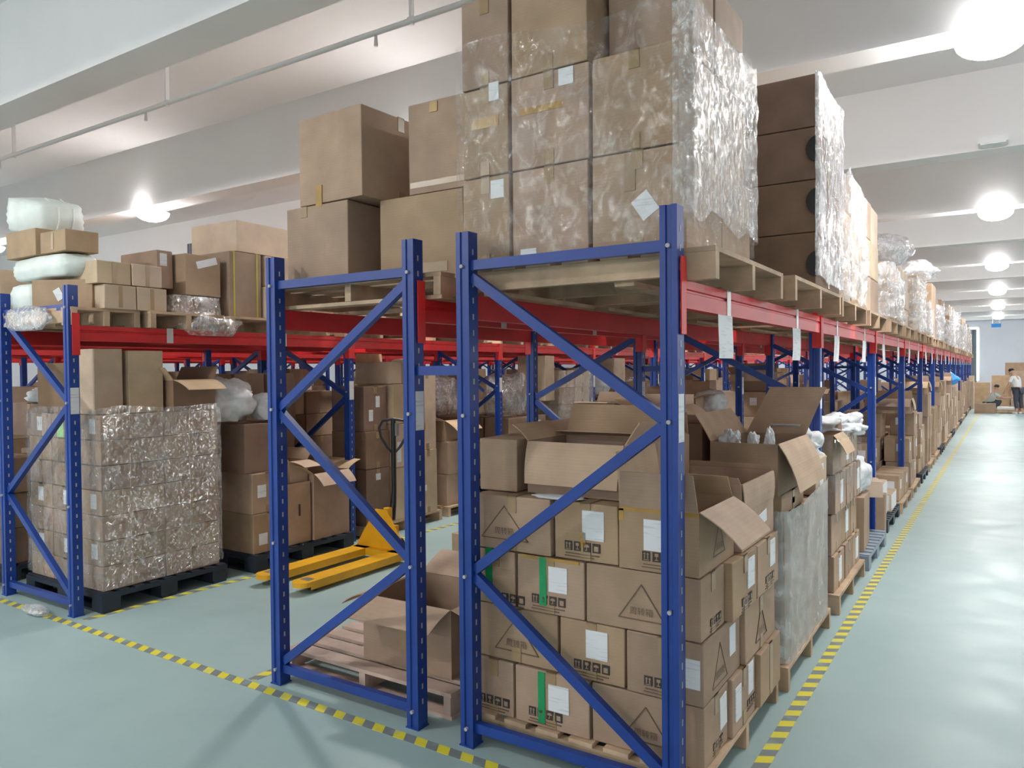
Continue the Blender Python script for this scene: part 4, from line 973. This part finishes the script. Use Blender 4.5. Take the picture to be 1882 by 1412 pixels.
def skinned(name, joints, edges, mat, parent=None, sub=2):
    """joints: {name: (x, y, z, radius)}; grows one continuous surface over the skeleton"""
    keys = list(joints); me = bpy.data.meshes.new(name)
    me.from_pydata([joints[k][:3] for k in keys], [(keys.index(a), keys.index(b)) for a, b in edges], [])
    o = obj(name, me); sk = o.modifiers.new('Skin', 'SKIN'); ss = o.modifiers.new('Sub', 'SUBSURF'); ss.levels = ss.render_levels = sub
    for i, k in enumerate(keys):
        r = joints[k][3]; v = me.skin_vertices[0].data[i]; v.radius = (r, r) if not isinstance(r, tuple) else r; v.use_root = i == 0
    m2 = bpy.data.meshes.new_from_object(o.evaluated_get(bpy.context.evaluated_depsgraph_get()))
    bpy.data.objects.remove(o); bpy.data.meshes.remove(me)
    m2.materials.clear(); m2.materials.append(M[mat])
    for p in m2.polygons: p.use_smooth = True; p.material_index = 0
    return obj(name, m2, parent)
def person(label, loc, rz, J, shirt, group=None):
    root = thing('person', label, 'person', loc, rz)
    E_ = [('pel', 'chest'), ('chest', 'neck'), ('neck', 'skull')]
    for s in 'LR': E_ += [('chest', 'sh' + s), ('sh' + s, 'el' + s), ('el' + s, 'wr' + s), ('wr' + s, 'pa' + s), ('pel', 'hip' + s), ('hip' + s, 'kn' + s), ('kn' + s, 'an' + s), ('an' + s, 'to' + s)]
    JJ = dict(J); 
    for s in 'LR':
        w_, e_ = Vector(J['wr' + s][:3]), Vector(J['el' + s][:3]); d_ = (w_ - e_).normalized(); side = d_.orthogonal().normalized()
        JJ['pa' + s] = (*(w_ + d_ * .07), .034)
        for f in range(4):
            b = w_ + d_ * .085 + side * (f - 1.5) * .017; ln = (.062, .074, .070, .054)[f]
            JJ['f%d' % f + s] = (*b, .009); JJ['g%d' % f + s] = (*(b + d_ * ln * .55 + Vector((0, 0, -.006))), .0085); JJ['h%d' % f + s] = (*(b + d_ * ln + Vector((0, 0, -.02))), .007)
            E_ += [('pa' + s, 'f%d' % f + s), ('f%d' % f + s, 'g%d' % f + s), ('g%d' % f + s, 'h%d' % f + s)]
        tb_ = w_ + d_ * .03 + side * .032; JJ['t0' + s] = (*tb_, .010); JJ['t1' + s] = (*(tb_ + d_ * .04 + side * .022), .0085)
        E_ += [('pa' + s, 't0' + s), ('t0' + s, 't1' + s)]
    skinned('body', JJ, E_, 'skin', root)
    G = {k: (v[0], v[1], v[2], v[3] * 1.16 + .008) for k, v in J.items() if not isinstance(v[3], tuple)}
    up = {k: G[k] for k in ('pel', 'chest', 'neck', 'shL', 'shR', 'elL', 'elR')}
    up['neck'] = (*[a * .5 + b * .5 for a, b in zip(J['neck'][:3], J['chest'][:3])], .085)
    for s in 'LR': up['el' + s] = (*[a * .72 + b * .28 for a, b in zip(J['el' + s][:3], J['sh' + s][:3])], J['el' + s][3] * 1.4)
    skinned('shirt', up, [('pel', 'chest'), ('chest', 'neck'), ('chest', 'shL'), ('chest', 'shR'), ('shL', 'elL'), ('shR', 'elR')], shirt, root)
    lo = {k: G[k] for k in ('pel', 'hipL', 'hipR', 'knL', 'knR', 'anL', 'anR')}
    lo['pel'] = (*J['pel'][:3], J['pel'][3] * 1.22 + .006)
    for s in 'LR': lo['an' + s] = (*[a * .75 + b * .25 for a, b in zip(J['an' + s][:3], J['kn' + s][:3])], .06)
    skinned('trousers', lo, [('pel', 'hipL'), ('pel', 'hipR'), ('hipL', 'knL'), ('hipR', 'knR'), ('knL', 'anL'), ('knR', 'anR')], 'trouser', root)
    for s in 'LR':
        a, t = Vector(J['an' + s][:3]), Vector(J['to' + s][:3])
        MB().tube([(a.x, a.y, .045), ((a.x + t.x) / 2, (a.y + t.y) / 2, .04), (t.x, t.y, .03)], [.045, .044, .03], 12).build('shoe', M['paper'], root, smooth=True)
    # head: face with nose, brow, ears; hair is a child
    sk = Vector(J['skull'][:3]); fw = Vector((0, 1, 0))
    bm = bmesh.new(); bmesh.ops.create_icosphere(bm, subdivisions=3, radius=1)
    for v in bm.verts:
        p = v.co; x, y, z = p.x * .077, p.y * .095, p.z * .115
        if z < 0: x *= 1 + z * 2.2; y = y * (1 + z * 1.1) + (.012 if y > 0 else 0)
        if p.y > .8 and abs(p.x) < .22 and -.35 < p.z < .12: y += .022 * (1 - abs(p.x) / .22)
        if p.y > .7 and .15 < abs(p.x) < .5 and .0 < p.z < .2: y -= .010
        if abs(p.x) > .93 and -.25 < p.z < .2: x *= 1.16
        v.co = (x, y, z)
    for f in bm.faces: f.smooth = True
    me = bpy.data.meshes.new('head'); bm.to_mesh(me); bm.free(); me.materials.append(M['skin'])
    hp = J.get('headrot', (0, 0, 0)) if isinstance(J.get('headrot'), tuple) else (0, 0, 0)
    h_ = obj('head', me, root, sk, HROT)
    for sx in (-1, 1): MB().tube([(sx * .030, .083, .012), (sx * .030, .090, .012)], [.011, .006], 8).build('eye', M['black'], h_)
    MB().box(-.024, .024, .082, .090, -.062, -.054).build('mouth', M['redc'], h_)
    bm = bmesh.new(); bmesh.ops.create_icosphere(bm, subdivisions=3, radius=1)
    bmesh.ops.delete(bm, geom=[v for v in bm.verts if v.co.z < -.25 or (v.co.y > .55 and v.co.z < .42)], context='VERTS')
    for v in bm.verts: v.co = (v.co.x * .088, v.co.y * .106 - .004, v.co.z * .126 + .004)
    for f in bm.faces: f.smooth = True
    me = bpy.data.meshes.new('hair'); bm.to_mesh(me); bm.free(); me.materials.append(M['hair']); obj('hair', me, h_)
    return root
HROT = (-.45, 0, 0)
JS = dict(pel=(0, 0, .90, .115), chest=(0, .10, 1.27, .125), neck=(0, .17, 1.43, .055), skull=(0, .235, 1.545, .06),
          shL=(-.17, .12, 1.33, .055), shR=(.17, .12, 1.33, .055), elL=(-.21, .20, 1.06, .042), elR=(.21, .22, 1.07, .042), wrL=(-.18, .34, .86, .03), wrR=(.18, .36, .88, .03),
          hipL=(-.09, 0, .86, .09), hipR=(.09, 0, .86, .09), knL=(-.10, .03, .47, .062), knR=(.11, -.03, .47, .062), anL=(-.10, -.02, .09, .04), anR=(.12, -.06, .09, .04), toL=(-.11, .13, .035, .03), toR=(.14, .10, .035, .03))
person('person in a white shirt and dark trousers standing and bending over the low pallet', (1.66, 30.15, 0), R(60), JS, 'shirtw')
HROT = (-.3, 0, 0)
JC = dict(pel=(0, 0, .26, .125), chest=(0, .16, .62, .13), neck=(0, .25, .79, .055), skull=(0, .30, .93, .06),
          shL=(-.17, .19, .69, .055), shR=(.17, .19, .69, .055), elL=(-.20, .42, .52, .042), elR=(.22, .44, .54, .042), wrL=(-.14, .66, .52, .03), wrR=(.16, .70, .55, .03),
          hipL=(-.10, .02, .24, .095), hipR=(.10, .02, .24, .095), knL=(-.18, .38, .44, .062), knR=(.20, .38, .44, .062), anL=(-.16, .14, .09, .04), anR=(.18, .14, .09, .04), toL=(-.17, .30, .035, .03), toR=(.19, .30, .035, .03))
person('person in a pale shirt crouching on the floor and reaching across the sheets', (.72, 31.2, 0), R(-70), JC, 'shirtg')

# ---- pallet truck
pt = thing('pallet_truck', 'yellow hand pallet truck with a black looped handle parked in the aisle', 'pallet truck', (-3.79, 1.18, 0))
def fork(x):
    mb = MB(); w = .085; n = 10
    prof = []
    for i in range(n + 1):
        a = math.pi * i / n; prof.append((-w * math.cos(a), .07 - .07 * math.sin(a)))
    prof = [(-w, 1.22)] + [(-w, .07)] + prof[1:-1] + [(w, .07), (w, 1.22)]
    mb.prism([(x + a, b) for a, b in prof][::1], .055, .095)
    mb.box(x - w, x - w + .006, .09, 1.22, .03, .055).box(x + w - .006, x + w, .09, 1.22, .03, .055)
    return mb
for x in (-.22, .22):
    f_ = fork(x).build('fork', M['yellow'], pt)
    MB().tube([(x - .05, .16, .04), (x + .05, .16, .04)], .038, 16).build('roller', M['rubber'], f_)
    MB().box(x - .045, x + .045, .09, .16, .096, .099).build('roller_plate', M['steel'], f_)
MB().prism([(-.32, 0), (.32, 0), (.30, .06), (.07, .40), (-.07, .40), (-.30, .06)], 0, .012, 0, Matrix(((1, 0, 0, 0), (0, 0, 1, 1.22), (0, 1, 0, .06), (0, 0, 0, 1)))).build('back_plate', M['yellow'], pt)
MB().box(-.32, .32, 1.15, 1.23, .03, .095).build('cross_member', M['yellow'], pt)
MB().box(-.10, .10, 1.235, 1.36, .10, .30).tube([(0, 1.32, .12), (0, 1.32, .46)], .042, 14).build('pump_housing', M['yellow'], pt)
for sx in (-1, 1): MB().tube([(sx * .05, 1.36, .09), (sx * .10, 1.36, .09)], .09, 18).build('steer_wheel', M['rubber'], pt)
MB().tube([(0, 1.37, .34), (0, 1.40, .50), (0, 1.41, .62), (0, 1.41, 1.30)], [.038, .028, .024, .024], 12).build('drawbar', M['black'], pt)
lp = [(q * .84, 1.41 + q * .54, z) for q, z in ((.0, .96), (-.06, 1.03), (-.12, 1.13), (-.135, 1.22), (-.10, 1.285), (0, 1.30), (.10, 1.285), (.135, 1.22), (.12, 1.13), (.06, 1.03))]
MB().tube(lp, .013, 10, closed=True).build('loop_handle', M['black'], pt)
MB().box(.02, .05, 1.405, 1.435, 1.14, 1.26).build('release_lever', M['steel'], pt)
for ch in pt.children:
    pass
# crumpled film scraps on the floor by the far-rack posts
bag('crumpled clear film scrap on the floor beside the far-rack front post', (-4.85, -.13, .03), (.16, .06, .03), 'films', 23, 'film_scrap', 'film scrap')

# ---- place the collected cartons: the largest in view one by one, the rest as one mass
cand_rank = sorted(CAND, key=lambda c: -((c['dims'][1] - c['dims'][0]) * (c['dims'][5] - c['dims'][4])) / (Vector(((c['dims'][0] + c['dims'][1]) / 2, (c['dims'][2] + c['dims'][3]) / 2, c['dims'][4])) - CAM).length_squared)
VIS = None
VIS = [4, 5, 6, 7, 12, 13, 14, 15, 16, 20, 21, 22, 23, 24, 25, 32, 33, 34, 44, 45, 46, 47, 48, 49, 51, 52, 60, 61, 62, 63, 64, 68, 69, 70, 75, 76, 77, 78, 80, 86, 87, 88, 98, 99, 109, 114, 122, 136, 146, 153, 164, 397, 398, 399, 402, 404, 405, 406, 408, 409, 410, 411, 412, 421, 422, 423, 424, 425, 426, 433, 434, 435, 436, 437, 439, 440, 441, 449, 450, 453, 461, 462, 475, 478, 511, 540, 692, 696, 697, 723, 726, 744, 762, 804, 825, 830, 831, 835, 836, 837, 840, 844, 847, 851, 852, 853, 858, 859, 860, 865, 866, 886, 896, 921, 926, 927, 932, 986, 987, 1044, 1045, 1046, 1052, 1080, 1084, 1085, 1086, 1089, 1090, 1091, 1126, 1127, 1131, 1132, 1148, 1162, 1163, 1168, 1189, 1408, 1409, 1410, 1494, 1495, 1496, 1763, 1951, 2153, 2188, 2275]
if VIS is None: one = {c['key'] for c in cand_rank[:300]}
else: one = set(VIS)
CKN = {}; mass = MB(); MN = {'card': 0, 'cardl': 1, 'cardd': 2}
adjm = {'card': 'brown', 'cardl': 'pale', 'cardd': 'dark'}
for c in CAND:
    if c['key'] in one:
        adj = adjm[c['mat']] + (' labelled' if c['marks'] else '')
        if c['group']: lab = '%s carton %s' % (adjm[c['mat']], c['phrase'])
        else: lab = '%s carton, %s layer%s, %s' % (adj, c['layer'], (', ' + c['col']) if c['col'] else '', c['phrase'])
        near_ = (Vector((c['dims'][1], c['dims'][2], c['dims'][4])) - CAM).length < 13
        CKN[c['key']] = carton(lab, *c['dims'], rz=c['rz'], marks=c['marks'] if near_ else (), tape=c['tape'] if near_ else None, mat=c['mat'], group=c['group'])
    else:
        x0, x1, y0, y1, z0, z1_ = c['dims']
        mass.box(x0, x1, y0, y1, z0 + .0005, z1_, MN[c['mat']])
if mass.v: tag(mass.build('cartons', [M['card'], M['cardl'], M['cardd']]), 'mass of brown cartons stacked deep in the racks far back', 'cartons', kind='stuff')

# ------------------------------------------------------------------ light, camera
w = bpy.data.worlds.new('World'); SC.world = w; w.use_nodes = True
w.node_tree.nodes['Background'].inputs[0].default_value = (.8, .85, 1, 1); w.node_tree.nodes['Background'].inputs[1].default_value = .25
cam = bpy.data.cameras.new('Camera'); co = bpy.data.objects.new('Camera', cam); C.objects.link(co); SC.camera = co
f = Vector((-math.sin(YAW) * math.cos(PIT), math.cos(YAW) * math.cos(PIT), math.sin(PIT)))
r = Vector((math.cos(YAW), math.sin(YAW), 0)); u = r.cross(f)
c_, s_ = math.cos(ROL), math.sin(ROL); r, u = c_ * r + s_ * u, -s_ * r + c_ * u
co.matrix_world = Matrix(((r.x, u.x, -f.x, CAM.x), (r.y, u.y, -f.y, CAM.y), (r.z, u.z, -f.z, CAM.z), (0, 0, 0, 1)))
cam.sensor_fit = 'HORIZONTAL'; cam.sensor_width = 36; cam.lens = 36 * F / 1882; cam.clip_end = 200; cam.clip_start = .05
vs_ = SC.view_settings; vs_.view_transform = 'Standard'; vs_.look = 'None'; vs_.gamma = 1; vs_.use_curve_mapping = False; vs_.exposure = 0.12
cy = SC.cycles; cy.max_bounces = 7; cy.diffuse_bounces = 4; cy.glossy_bounces = 3; cy.transparent_max_bounces = 14; cy.sample_clamp_indirect = 6; cy.use_denoising = True
try: cy.denoiser = 'OPENIMAGEDENOISE'
except Exception: pass
